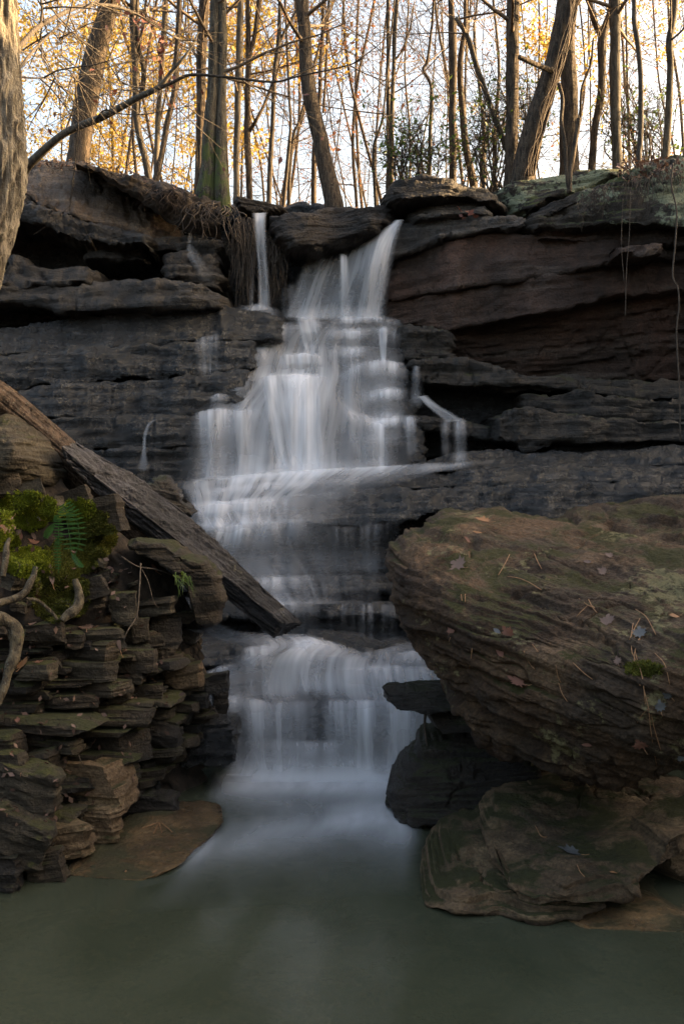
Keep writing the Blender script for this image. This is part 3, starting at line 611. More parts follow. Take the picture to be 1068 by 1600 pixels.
tag(solid('sunken_rock', [(870, 1440), (930, 1410), (1000, 1388), (1090, 1380), (1140, 1400), (1140, 1470), (1060, 1462), (980, 1458), (900, 1455)], [(870, 1440, 3.75), (1000, 1388, 4.1), (1140, 1400, 4.1), (1060, 1462, 3.62), (940, 1455, 3.66)], 0.5, 'tan', amp=0.02, s0=0.8), 'brown rock awash at the edge of the pool', 'rock')
tag(solid('flat_rock', [(96, 1372), (104, 1355), (150, 1318), (185, 1296), (250, 1284), (310, 1282), (338, 1284), (345, 1294), (330, 1312), (300, 1335), (285, 1355), (250, 1372), (215, 1382), (160, 1378)],
    [(98, 1370, 4.2), (215, 1382, 4.13), (300, 1335, 4.45), (345, 1294, 4.78), (250, 1284, 4.85), (150, 1318, 4.6), (240, 1320, 4.5)], 0.5, 'tan', center=(225, 1330), amp=0.015, ampf=0.02, s0=0.85, edge=0.2, h=0.05), 'tan flat rock lying just above the pool in front of the stacked stones', 'rock')
for (b, lab) in (((262, 1128, 335, 1205), 'black wet rock at the foot of the lowest cascade'), ((318, 1140, 362, 1200), 'small black rock splashed by the lowest cascade')):
    tag(stone('wet_rock', b, 5.5, 0.5, 'wet', chunky=0.6, n=16, amp=0.03), lab, 'rock')
tag(solid('mossy_boulder', [(-40, 640), (-5, 632), (12, 640), (32, 662), (55, 700), (68, 735), (62, 752), (30, 758), (-40, 770)], [(-40, 640, 5.0), (68, 740, 5.0), (-40, 765, 4.7), (20, 700, 4.75)], 0.6, 'stonel', center=(5, 705), amp=0.02, ampf=0.03, h=0.1, s0=0.35, edge=0.6), 'rounded mossy boulder under the bark covered log', 'rock')
tag(solid('jagged_rock', [(222, 760), (232, 745), (255, 745), (272, 758), (278, 780), (300, 792), (296, 805), (270, 800), (235, 790)], [(225, 760, 5.75), (298, 798, 5.85), (260, 748, 5.85)], 0.35, 'darkrock', amp=0.03, h=0.05, tx=0.3), 'dark jagged rock behind the leaning stone beam', 'rock')
tag(solid('arched_stone', [(188, 848), (205, 842), (245, 846), (285, 866), (318, 880), (338, 905), (345, 940), (335, 985), (312, 990), (300, 940), (270, 895), (230, 872), (200, 862)], [(190, 850, 5.1), (245, 848, 5.2), (340, 930, 5.4), (320, 985, 5.4), (270, 890, 5.2)], 0.5, 'stone', center=(283, 884), amp=0.02, s0=0.8), 'curved flat stone tucked under the leaning stone beam', 'stone')

# the long stone beam leaning across the stream, and the log above it
def loft(name, stations, m, mat, parent=None, amp=0.02, ampf=0.012, h=0.03, tx=0.0, seed=3.0, n=150):
    """stations: list of rings of (x, y, D) corners"""
    S = np.array(stations, float); S = np.stack([W(r[:, 0], r[:, 1], r[:, 2]) for r in S])
    c = S.shape[1]
    t = np.linspace(0, len(S) - 1, n); R = np.stack([[np.interp(t, range(len(S)), S[:, j, a]) for a in range(3)] for j in range(c)], 0).transpose(2, 0, 1)
    u = np.linspace(0, c, m, endpoint=False); i = u.astype(int); f = (u - i)[None, :, None]
    f = np.clip((f - 0.04) / 0.92, 0, 1)
    G = R[:, i] * (1 - f) + R[:, (i + 1) % c] * f
    V = G.reshape(-1, 3); Fq = grid_faces(n, m, True)
    V = np.concatenate([V, G[0].mean(0)[None], G[-1].mean(0)[None]]); j = np.arange(m); j2 = (j + 1) % m; a = n * m; e = (n - 1) * m
    Fq = np.concatenate([Fq, np.stack([j2, j, 0 * j + a, 0 * j + a], 1), np.stack([e + j, e + j2, 0 * j + a + 1, 0 * j + a + 1], 1)])
    ctr = V.mean(0); Nn = vnormals(V, Fq)
    if ((V - V.mean(0)) * Nn)[:, [1, 2]].sum() < 0: Fq = Fq[:, ::-1].copy(); b = Fq[:, 0] == Fq[:, 1]; Fq[b] = Fq[b][:, [2, 3, 0, 0]]
    V = rough_up(V, Fq, amp, ampf, h, tx, 0, seed, 0.004, 6)
    return mk(name, V, Fq, mat, parent)
M['beam'] = rock_mat('grey_violet_beam_stone', (0.05, 0.044, 0.042), (0.135, 0.118, 0.115), (0.20, 0.18, 0.175), (0.35, 0.7), bed=12, tilt=(0, -0.743, 0), lichen=0.12, lichen_col=(0.22, 0.2, 0.14), off=67, tone=(0.52, 0.54, 0.58))
st = []
for (ux, uy), (mx, my), (lx, ly), d in (((118, 690), (96, 698), (104, 720), 5.1), ((200, 738), (150, 746), (148, 768), 5.3), ((280, 794), (225, 803), (214, 823), 5.5), ((350, 858), (300, 862), (288, 884), 5.7), ((415, 922), (372, 918), (362, 942), 5.9), ((474, 975), (436, 972), (428, 998), 6.1)):
    st.append([(ux, uy, d + 0.28), (mx, my, d), (lx, ly, d + 0.04), (lx + 14, ly - 6, d + 0.34)])
tag(loft('stone_beam', st, 120, M['beam'], tx=0.92, amp=0.022, h=0.035, n=240), 'long grey stone beam leaning down across the stream', 'stone beam')

# ------------------------------------------------------------------ water
def pool_mat():
    t = NT('murky_pool_water')
    g = t.n('ShaderNodeNewGeometry'); pos = g.outputs['Position']
    n = t.noise(t.mapping(pos, scale=(1.0, 0.7, 1)), 1.6, 3, 0.5, 0.6)
    df = t.n('ShaderNodeBsdfDiffuse'); t.l(t.mix(t.ramp(n, 0.3, 0.7), (0.054, 0.060, 0.036), (0.076, 0.082, 0.052)), df.inputs[0])
    tr = t.n('ShaderNodeBsdfTransparent'); tr.inputs[0].default_value = (0.62, 0.56, 0.42, 1)
    m1 = t.n('ShaderNodeMixShader'); m1.inputs[0].default_value = 0.66; t.l(tr.outputs[0], m1.inputs[1]); t.l(df.outputs[0], m1.inputs[2])
    bn = t.bump(t.noise(t.mapping(pos, scale=(1.4, 0.8, 1)), 2.2, 2, 0.5), 0.12, 0.05)
    gl = t.n('ShaderNodeBsdfGlossy'); gl.inputs['Roughness'].default_value = 0.13; t.l(bn, gl.inputs['Normal'])
    fr = t.n('ShaderNodeFresnel'); fr.inputs[0].default_value = 1.33; t.l(bn, fr.inputs['Normal'])
    m2 = t.n('ShaderNodeMixShader'); t.l(fr.outputs[0], m2.inputs[0]); t.l(m1.outputs[0], m2.inputs[1]); t.l(gl.outputs[0], m2.inputs[2])
    t.l(m2.outputs[0], t.out.inputs[0]); return t.m
M['pool'] = pool_mat()
px, py = np.meshgrid(np.linspace(-5, 5, 40), np.linspace(-8, 8, 60))
tag(mk('water', np.stack([px, py, 0 * px], -1).reshape(-1, 3), grid_faces(60, 40), M['pool']), 'murky green pool below the waterfall', kind='structure')

def fall(name, rows, mat='water', nu=120, seg=14, efade=0.10, dens=1.0, wob=0.012, label=None, top=0.0, bot=0.0, off=0.04, parent=None, us=1.0, zfix=None):
    """a sheet of falling water: rows of (x, y, D, density) across the flow, laid in front of the rock"""
    rs = [np.array(r, float) for r in rows]
    A = []
    for r in rs:
        s = np.concatenate([[0], np.cumsum(np.hypot(np.diff(r[:, 0]), np.diff(r[:, 1])))]); s /= s[-1]
        u = np.linspace(0, 1, nu)
        A.append(np.stack([np.interp(u, s, r[:, k]) for k in range(4)], -1))
    A = np.stack(A)                                            # rows x nu x 4
    n = (len(A) - 1) * seg + 1
    G = np.stack([smoothline(A[:, j], n) for j in range(nu)], 1)
    for j in (2,):                                             # no overshoot in depth
        lin = np.stack([np.interp(np.linspace(0, len(A) - 1, n), range(len(A)), A[:, q, j]) for q in range(nu)], 1)
        G[..., j] = 0.5 * G[..., j] + 0.5 * lin
    if zfix is not None: G[..., 2] = Dz(G[..., 1], zfix)
    P = W(G[..., 0], G[..., 1], G[..., 2] - off)
    sd = RS.uniform(0, 60)
    q = np.stack([P[..., 0] * 9, P[..., 1] * 0 + sd, P[..., 2] * 0.9], -1).reshape(-1, 3)
    P[..., 1] += wob * 2.0 * pn(q).reshape(P.shape[:2])
    L = np.cumsum(np.concatenate([np.zeros((1, nu)), np.linalg.norm(np.diff(P, axis=0), axis=2)]), 0)
    u = np.linspace(0, 1, nu)[None]; e = np.clip(np.minimum(u, 1 - u) / max(efade, 1e-4), 0, 1); e = e * e * (3 - 2 * e)
    v = np.linspace(0, 1, n)[:, None]
    d = np.clip(G[..., 3], 0, 1) * dens * e
    if top: d = d * np.clip(v / top, 0, 1)
    if bot: d = d * np.clip((1 - v) / bot, 0, 1)
    if parent is not None and label is None: pass
    uu = (A[:, :, 0].mean(0) - 534) / F * A[:, :, 2].mean() * us
    uv = np.stack([np.broadcast_to(uu[None], L.shape), L + sd * 0.13], -1)
    return tag(mk(name, P.reshape(-1, 3), grid_faces(n, nu), M[mat], parent, uv=uv.reshape(-1, 2), attr={'dens': d.ravel()}), label, kind=None if parent is not None else 'structure')

def rw(D, pts): return [(x, y, D, q) for x, y, q in pts]
def water(name, label): return tag(empty(name, (0, 8.5, 0)), label, kind='structure')
def curtain(lip, D, ybot, Db=None, spread=(0, 0), qb=0.7, mid=0.62, par=None, mat='water', nu=None, off=0.10, rag=5.0, brk=1.0, ef=0.34, tail=0.0):
    """one short fall: water gathers on a lip, bends over it and drops to the step below"""
    a = np.array(lip, float); n = max(24, int((a[-1, 0] - a[0, 0]) / 1.6)) if nu is None else nu
    x = np.linspace(a[0, 0], a[-1, 0], n); y = np.interp(x, a[:, 0], a[:, 1]); q = np.interp(x, a[:, 0], a[:, 2]); sd = RS.uniform(0, 99)
    z1 = lambda f, s: fbm(np.stack([x / f, 0 * x + sd, 0 * x + s], 1), 3)
    q = np.clip(q * (1 + brk * (0.9 * z1(17, 0) + 0.5 * z1(6, 4))), 0, 1)
    e = np.clip(np.minimum(x - x[0], x[-1] - x) / max(2, ef * (x[-1] - x[0])), 0, 1); q = q * (e * e * (3 - 2 * e))
    y = y + 1.3 * z1(12, 9)
    yb = (ip(ybot, x) if not np.isscalar(ybot) else np.full(n, float(ybot))) + rag * z1(9, 2); h = yb - y
    Db = D - 0.06 if Db is None else Db
    u = np.linspace(-1, 1, n); dx = np.where(u < 0, -u * spread[0], u * spread[1])
    rows = []
    for t, dd, m in ((-5 / 60, 0.14, 0.0), (-2 / 60, 0.05, 0.75), (0.03, -0.01, 1.0), (0.16, -0.04, 0.85), (0.42, -0.05, mid), (0.78, 0.0, mid * 0.95), (1.0, 0.0, qb), (1.0, -0.02, tail)):
        tt = max(0, t); yy = y + h * t if t >= 0 else y + 60 * t
        if m == tail and t == 1.0 and dd == -0.02: yy = yb + 12
        dq = D + (Db - D) * tt ** 0.6 + dd
        rows.append(np.stack([x + dx * tt ** 1.4, yy, np.full(n, dq), q * m], 1))
    return fall('water_curtain', rows, mat, nu=n, seg=5, efade=0.0001, off=off, parent=par)

# upper falls
up = water('waterfall', 'white upper falls dropping from the lip under the dark cap slab')
fall('water_curtain', [[(486, 394, 9.62, .0), (512, 386, 9.6, .3), (556, 380, 9.5, .25), (578, 370, 9.35, .4), (602, 354, 9.25, .7), (632, 342, 9.2, .8)],
    [(474, 406, 9.5, .35), (500, 404, 9.45, .5), (535, 402, 9.4, .3), (562, 392, 9.25, .5), (590, 375, 9.12, .75), (627, 358, 9.12, .8)],
    [(462, 432, 9.4, .4), (490, 432, 9.35, .55), (525, 432, 9.3, .35), (552, 428, 9.15, .5), (580, 415, 9.02, .7), (617, 400, 9.06, .6)],
    [(452, 462, 9.3, .35), (482, 462, 9.25, .5), (520, 462, 9.2, .42), (548, 462, 9.1, .5), (574, 458, 9.0, .65), (610, 448, 9.03, .35)],
    [(440, 496, 9.15, .35), (474, 496, 9.12, .55), (516, 497, 9.1, .5), (546, 497, 9.05, .55), (570, 497, 8.98, .7), (604, 498, 9.0, .3)]], parent=up, nu=170, seg=16, efade=0.10)
fall('water_curtain', [rw(9.2, [(614, 344, .8), (633, 343, .8)]), rw(9.1, [(596, 360, .6), (627, 357, .7)]), rw(9.03, [(580, 386, .55), (618, 384, .55)]), rw(8.98, [(568, 428, .5), (608, 426, .4)]), rw(8.95, [(560, 499, .45), (596, 499, .25)])], parent=up, efade=0.4, seg=18, nu=70)
curtain([(528, 402, .2), (534, 400, .8), (546, 402, .2)], 9.3, 495, 9.12, (2, 6), par=up, brk=0.4, ef=.3)
curtain([(436, 452, .3), (464, 444, .4)], 9.5, 494, 9.3, par=up, mat='veil')
nf = water('waterfall', 'narrow white upper fall between hanging roots')
fall('water_curtain', [rw(9.35, [(392, 333, .75), (419, 332, .75)]), rw(9.2, [(394, 346, .85), (417, 345, .8)]), rw(9.15, [(399, 390, .7), (418, 390, .5)]), rw(9.1, [(402, 430, .75), (421, 430, .35)]), rw(9.05, [(401, 484, .65), (425, 484, .35)])], parent=nf, efade=0.32, seg=18, nu=60)
fall('water_curtain', [rw(9.3, [(391, 350, .3), (399, 350, .3)]), rw(9.25, [(390, 400, .35), (398, 400, .3)]), rw(9.2, [(388, 478, .25), (397, 478, .3)])], 'veil', nu=30, parent=nf, efade=0.3)
fall('water_curtain', [rw(9.1, [(376, 478, .0), (404, 473, .1), (432, 480, .0)]), rw(9.03, [(370, 484, .1), (404, 478, .5), (438, 486, .1)]), rw(8.96, [(362, 494, .15), (404, 490, .3), (442, 496, .15)]), rw(8.9, [(352, 508, .05), (404, 506, .12), (446, 508, .05)])], parent=nf, efade=0.3)
wsp = water('waterfall', 'short wisp of water under the exposed roots')
fall('water_curtain', [rw(9.3, [(294, 362, .35), (301, 362, .35)]), rw(9.2, [(291, 382, .3), (303, 382, .3)]), rw(9.05, [(288, 397, .25), (314, 396, .18)]), rw(8.95, [(300, 418, .10), (332, 422, .08)]), rw(8.9, [(310, 440, .02), (342, 446, .02)])], nu=40, parent=wsp, efade=0.4)
# middle fall: a thin veil over everything, then each step's own curtain
mf = water('waterfall', 'broad silky middle fall spilling down many stone steps')
fall('water_curtain', [
    rw(9.05, [(440, 502, .0), (468, 499, .3), (540, 497, .25), (600, 498, .2), (634, 504, .0)]),
    rw(8.97, [(386, 529, .1), (440, 519, .25), (475, 516, .5), (530, 520, .3), (600, 516, .25), (632, 520, .05)]),
    rw(8.92, [(366, 542, .2), (428, 545, .35), (478, 545, .55), (530, 545, .35), (575, 541, .3), (624, 546, .15)]),
    rw(8.72, [(346, 586, .2), (400, 588, .45), (450, 588, .6), (505, 588, .6), (530, 586, .42), (570, 573, .42), (636, 576, .22)]),
    rw(8.60, [(326, 614, .15), (392, 614, .45), (450, 614, .6), (505, 614, .6), (535, 612, .42), (580, 610, .45), (640, 608, .2)]),
    rw(8.48, [(298, 645, .25), (370, 641, .45), (430, 641, .6), (495, 641, .6), (526, 641, .4), (583, 655, .42), (652, 651, .2)]),
    rw(8.36, [(284, 690, .22), (350, 690, .4), (428, 690, .55), (495, 690, .55), (530, 690, .32), (590, 690, .34), (650, 690, .15)]),
    rw(8.20, [(272, 758, .25), (350, 750, .45), (430, 743, .7), (495, 738, .7), (540, 735, .35), (606, 731, .3), (656, 727, .08)])],
    parent=mf, nu=220, seg=12, efade=0.16, off=0.12, top=0.08)
for lip, D, yb, Db, sp, kw in (
    ([(460, 502, .5), (470, 498, 1), (486, 499, .8), (506, 502, .3)], 9.04, 548, 8.9, (14, 6), dict(mid=.9, qb=.9)),
    ([(500, 502, .3), (540, 497, .6), (585, 496, .6), (636, 504, .4)], 9.04, [(500, 520), (560, 516), (636, 516)], 8.98, (0, 0), {}),
    ([(384, 529, .4), (420, 514, .5), (462, 503, .5)], 9.0, [(384, 543), (430, 545), (462, 546)], 8.94, (4, 0), {}),
    ([(504, 521, .4), (540, 517, .6), (582, 518, .5)], 8.97, 546, 8.9, (2, 2), {}),
    ([(588, 516, .5), (598, 513, 1), (608, 515, .6)], 8.95, 566, 8.74, (6, -4), dict(mid=.9, qb=.8, brk=.3, ef=.3)),
    ([(604, 520, .3), (630, 520, .3)], 8.96, 562, 8.84, (0, 2), dict(mat='veil')),
    ([(354, 548, .3), (370, 541, .7), (400, 541, .6), (434, 546, .5)], 8.92, [(354, 584), (400, 588), (434, 588)], 8.76, (6, 0), {}),
    ([(424, 559, .4), (450, 554, .9), (480, 553, 1), (512, 556, .6)], 8.86, 589, 8.76, (3, 3), dict(mid=.85, qb=.9)),
    ([(506, 552, .4), (540, 547, .6), (576, 544, .7)], 8.88, [(506, 588), (540, 584), (576, 568)], 8.74, (0, 0), dict(mid=.4)),
    ([(346, 589, .3), (366, 584, .5), (398, 588, .4)], 8.68, [(346, 644), (398, 640)], 8.5, (14, 0), dict(mid=.7)),
    ([(392, 592, .4), (416, 587, .9), (450, 586, 1), (486, 587, 1), (512, 589, .7), (528, 592, .2)], 8.7, [(392, 746), (450, 741), (528, 735)], 8.22, (34, 4), dict(mid=.85, qb=1, brk=.6, ef=.25)),
    ([(440, 588, .5), (476, 587, 1), (508, 589, .5)], 8.68, 739, 8.2, (0, 0), dict(mid=1, qb=1, brk=.5, ef=.3)),
    ([(542, 578, .3), (570, 567, .8), (600, 564, .8), (626, 570, .6), (642, 582, .2)], 8.68, [(542, 622), (600, 612), (642, 618)], 8.56, (6, 2), dict(mid=.42)),
    ([(524, 620, .2), (540, 636, .8), (560, 648, .9), (584, 655, .9), (620, 653, .7), (650, 650, .5)], 8.5, [(524, 700), (584, 690), (650, 684)], 8.34, (4, 2), dict(mid=.3, qb=.2)),
    ([(560, 626, .3), (580, 616, .6), (604, 608, .7), (636, 611, .5)], 8.57, [(560, 652), (636, 648)], 8.5, (0, 2), dict(mid=.35)),
    ([(562, 662, .2), (584, 660, .6), (604, 658, .9), (608, 660, .4)], 8.44, 732, 8.2, (4, 1), dict(mid=.7, qb=.8)),
    ([(628, 656, .3), (640, 653, .6), (654, 653, .3)], 8.44, 712, 8.26, (2, 2), dict(mid=.4, qb=.1)),
    ([(296, 650, .4), (316, 643, .8), (344, 640, .8), (376, 640, .4)], 8.46, [(296, 752), (340, 750), (376, 746)], 8.24, (18, 0), dict(mid=.42, qb=.5)),
    ([(340, 644, .3), (376, 641, .6), (420, 640, .6)], 8.47, [(340, 750), (420, 744)], 8.24, (12, 0), dict(mid=.75, qb=.8)),
    ([(322, 620, .3), (340, 615, .5), (362, 616, .2)], 8.54, 642, 8.48, (4, 0), {}),
    ([(300, 534, .4), (322, 526, .5), (346, 524, .5)], 8.7, [(300, 575), (346, 582)], 8.55, (4, 0), dict(mat='veil', mid=.6)),
    ([(520, 592, .2), (545, 588, .35), (560, 580, .2)], 8.72, 632, 8.55, (0, 2), dict(mat='veil'))):
    curtain(lip, D, yb, Db, sp, par=mf, **kw)
# side trickles
tr = water('trickle', 'side trickle zigzagging down the ledges right of the middle fall')
curtain([(642, 578, .35), (649, 574, .6), (657, 576, .35)], 8.62, 626, 8.46, (-6, 10), par=tr, brk=.4, mid=.6, qb=.5, ef=.5)
fall('water_curtain', [rw(8.5, [(650, 620, .4), (668, 618, .4)]), rw(8.4, [(664, 634, .45), (682, 630, .5)]), rw(8.35, [(682, 650, .35), (706, 644, .5)]), rw(8.3, [(694, 660, .3), (726, 656, .5)])], 'water', nu=40, parent=tr, efade=0.3, off=.12)
curtain([(704, 663, .3), (720, 657, .55), (731, 661, .35)], 8.32, 716, 8.14, (-2, 3), par=tr, brk=.8, mid=.45, ef=.45)
curtain([(684, 664, .3), (696, 660, .4), (708, 662, .2)], 8.34, 704, 8.2, (2, 0), par=tr, mat='veil')
fall('water_curtain', [rw(8.15, [(650, 730, .0), (745, 719, .0)]), rw(8.1, [(648, 734, .2), (745, 722, .3)]), rw(8.0, [(644, 742, .05), (745, 730, .05)])], 'foam', nu=50, parent=tr, efade=0.3, off=.12)
tl = water('trickle', 'thin trickle on the dark rock left of the middle fall')
fall('water_curtain', [rw(8.38, [(244, 655, .3), (262, 650, .1)]), rw(8.3, [(230, 662, .4), (240, 660, .3)]), rw(8.22, [(223, 680, .4), (231, 680, .3)]), rw(8.16, [(221, 704, .3), (230, 704, .25)]), rw(8.1, [(212, 735, .1), (236, 735, .1)])], nu=40, parent=tl, efade=0.35)
# apron
ap = water('waterfall', 'white water sliding over the sloping apron')
fall('water_curtain', [
    rw(8.14, [(274, 752, .0), (350, 743, .2), (430, 736, .3), (520, 731, .2), (606, 727, .1), (720, 720, 0)]),
    rw(8.06, [(276, 759, .3), (350, 750, .7), (430, 742, .9), (520, 735, .75), (606, 730, .55), (720, 724, .1)]),
    rw(7.98, [(280, 767, .4), (350, 759, .75), (430, 752, .8), (510, 746, .55), (580, 742, .35), (690, 738, .08)]),
    rw(7.88, [(286, 777, .5), (350, 769, .7), (430, 762, .65), (500, 757, .4), (560, 752, .22), (660, 748, .05)]),
    rw(7.78, [(294, 794, .55), (350, 786, .65), (400, 782, .55), (450, 780, .35), (500, 776, .2), (600, 770, .02)]),
    rw(7.62, [(306, 812, .45), (356, 806, .5), (410, 802, .35), (470, 800, .22), (520, 800, .1), (590, 800, .01)]),
    rw(7.52, [(316, 828, .5), (360, 822, .5), (420, 817, .35), (480, 815, .22), (530, 818, .08), (590, 822, .02)]),
    rw(7.58, [(345, 868, .25), (390, 868, .28), (430, 866, .22), (480, 864, .18), (530, 864, .1), (600, 862, .04)]),
    rw(7.46, [(385, 905, .2), (420, 904, .3), (460, 902, .22), (520, 900, .1), (600, 898, .02)]),
    rw(7.2, [(415, 945, .2), (440, 945, .3), (480, 944, .2), (530, 944, .08), (600, 946, .02)])],
    parent=ap, nu=200, seg=12, efade=0.08, off=0.11)
for lip, D, yb, Db, sp, kw in (
    ([(276, 792, .6), (320, 786, .9), (370, 782, .8), (430, 779, .5), (500, 775, .25)], 7.86, [(276, 826), (350, 822), (430, 816), (500, 812)], 7.58, (-10, -4), dict(mid=.7, qb=.8)),
    ([(300, 829, .8), (345, 824, .9), (400, 818, .6), (460, 815, .4), (508, 813, .25)], 7.56, [(300, 880), (380, 902), (508, 898)], 7.5, (-40, 0), dict(mid=.45, qb=.3)),
    ([(378, 908, .4), (410, 905, .6), (450, 903, .5), (500, 901, .2)], 7.46, 944, 7.26, (-16, 0), dict(mid=.5, qb=.5)),
    ([(408, 946, .6), (430, 945, .7), (470, 944, .4), (510, 944, .15)], 7.24, 996, 7.1, (-10, 0), dict(mid=.4, qb=.1)),
    ([(280, 772, .4), (330, 766, .6), (420, 757, .5), (520, 750, .3), (600, 745, .15)], 7.98, [(280, 792), (420, 780), (600, 768)], 7.86, (-6, -10), dict(mid=.5, qb=.5)),
    ([(490, 828, .2), (560, 826, .25), (640, 812, .15)], 7.6, [(490, 890), (640, 880)], 7.6, (0, 0), dict(mat='veil', brk=1.6)),
    ([(504, 948, .3), (560, 947, .25), (610, 948, .5), (625, 948, .5)], 7.24, 1000, 7.14, (0, 0), dict(mat='veil', brk=1.6))):
    curtain(lip, D, yb, Db, sp, par=ap, **kw)
# lowest cascade
lc = water('waterfall', 'lowest silky cascade pouring into the pool')
fall('water_curtain', [
    rw(7.0, [(350, 984, .0), (420, 990, .1), (470, 990, .1), (520, 998, .1), (570, 1010, .05), (640, 1002, .1), (690, 998, .1)]),
    rw(6.66, [(378, 1012, .1), (430, 1010, .5), (490, 1002, .85), (522, 1010, .7), (565, 1022, .3), (620, 1016, .3), (700, 1012, .25)]),
    rw(6.45, [(345, 1030, .15), (400, 1030, .4), (465, 1022, .85), (530, 1026, .8), (590, 1036, .45), (640, 1036, .3), (710, 1032, .25)]),
    rw(6.36, [(330, 1050, .12), (395, 1050, .3), (465, 1044, .6), (540, 1044, .7), (600, 1050, .55), (650, 1050, .4), (715, 1050, .3)]),
    rw(6.24, [(326, 1072, .12), (385, 1078, .3), (450, 1078, .55), (520, 1070, .7), (595, 1070, .65), (650, 1072, .5), (720, 1072, .4)]),
    rw(6.14, [(330, 1092, .15), (385, 1092, .35), (450, 1094, .25), (520, 1092, .3), (595, 1090, .5), (650, 1092, .5), (725, 1092, .5)]),
    rw(6.02, [(338, 1106, .12), (385, 1104, .3), (450, 1104, .2), (520, 1104, .25), (600, 1104, .4), (660, 1104, .45), (730, 1104, .45)]),
    rw(5.96, [(342, 1150, .12), (385, 1150, .28), (450, 1150, .2), (520, 1150, .25), (600, 1150, .4), (660, 1150, .45), (730, 1150, .45)]),
    rw(5.9, [(338, 1190, .2), (385, 1190, .4), (450, 1190, .4), (520, 1190, .4), (600, 1190, .45), (660, 1190, .45), (730, 1190, .45)]),
    rw(5.82, [(330, 1214, .25), (385, 1213, .5), (450, 1215, .5), (520, 1217, .5), (600, 1215, .5), (660, 1213, .4), (730, 1213, .4)])],
    parent=lc, nu=200, seg=10, efade=0.12, off=0.10)
for lip, D, yb, Db, sp, kw in (
    ([(370, 1100, .3), (388, 1094, .9), (420, 1099, .5), (460, 1099, .5), (500, 1097, .6)], 6.12, 1212, 5.84, (10, 0), dict(mid=.68, qb=1)),
    ([(470, 1099, .4), (520, 1097, .6), (580, 1096, .7), (640, 1098, .6), (690, 1100, .4)], 6.12, 1214, 5.82, (0, 20), dict(mid=.68, qb=1)),
    ([(590, 1086, .4), (630, 1084, .7), (680, 1088, .6), (730, 1092, .5)], 6.16, 1212, 5.84, (0, 10), dict(mid=.8, qb=.9)),
    ([(318, 1054, .4), (345, 1044, .7), (376, 1040, .5)], 6.5, 1098, 6.2, (0, 14), dict(mid=.6)),
    ([(440, 1008, .4), (486, 1001, .9), (530, 1010, .6)], 6.7, 1076, 6.28, (20, 26), dict(mid=.8, qb=.7, brk=.4, ef=.4)),
    ([(520, 1040, .4), (580, 1042, .8), (640, 1044, .7), (700, 1046, .5)], 6.44, 1092, 6.2, (10, 10), dict(mid=.7, qb=.8, brk=.6)),
    ([(372, 1018, .3), (392, 1014, .7), (412, 1012, .6), (440, 1012, .5)], 6.66, 1084, 6.3, (14, 4), dict(mid=.6, qb=.5, brk=1.3)),
    ([(330, 1098, .3), (352, 1090, .5), (384, 1092, .5)], 6.15, 1204, 5.86, (22, 0), dict(mid=.5, qb=.6)),
    ([(600, 1030, .3), (640, 1020, .5), (690, 1022, .4)], 6.6, 1064, 6.36, (4, 10), dict(mid=.5)),
    ([(378, 1164, .2), (430, 1160, .4), (500, 1162, .4), (560, 1160, .3)], 5.98, 1212, 5.84, (6, 6), dict(mid=.6, qb=.9, brk=1.2)),
    ([(316, 1144, .2), (330, 1140, .25), (346, 1146, .2)], 5.7, 1196, 5.6, (8, 0), dict(mat='veil'))):
    curtain(lip, D, yb, Db, sp, par=lc, **kw)
fall('water_curtain', [rw(6.1, [(310, 984, .1), (345, 972, .1)]), rw(6.2, [(330, 998, .2), (375, 985, .3)]), rw(6.4, [(375, 1015, .2), (430, 998, .3)]), rw(6.5, [(400, 1026, .05), (450, 1010, .1)])], 'foam', nu=40, parent=lc, efade=0.3, off=0.1)
# spray hanging where the cascade meets the pool
fall('spray', [rw(5.72, [(330, 1176, 0), (450, 1174, 0), (560, 1176, 0), (690, 1176, 0)]), rw(5.70, [(326, 1198, .12), (400, 1198, .3), (480, 1200, .34), (560, 1200, .32), (640, 1198, .25), (700, 1198, .15)]), rw(5.66, [(320, 1216, .2), (400, 1218, .42), (480, 1220, .46), (560, 1220, .42), (640, 1218, .3), (700, 1216, .2)]), rw(5.60, [(316, 1234, .05), (400, 1236, .1), (480, 1238, .12), (560, 1238, .1), (640, 1236, .08), (700, 1234, .05)])], 'foam', nu=120, parent=lc, efade=0.15, off=0.0)
fall('spray', [rw(9.0, [(440, 478, 0), (520, 474, 0), (612, 478, 0)]), rw(8.98, [(440, 492, .1), (480, 491, .35), (520, 491, .2), (575, 490, .35), (612, 494, .1)]), rw(8.96, [(440, 500, .05), (480, 500, .3), (520, 500, .1), (575, 499, .2), (612, 502, .0)])], 'foam', nu=90, parent=up, efade=0.2, off=0.06)
fall('spray', [rw(8.12, [(300, 730, 0), (430, 718, 0), (500, 716, 0), (612, 714, 0)]), rw(8.08, [(290, 752, .1), (430, 738, .4), (500, 734, .4), (612, 728, .15)]), rw(8.05, [(284, 764, .1), (430, 750, .3), (500, 744, .25), (612, 738, .05)])], 'foam', nu=90, parent=mf, efade=0.2, off=0.06)
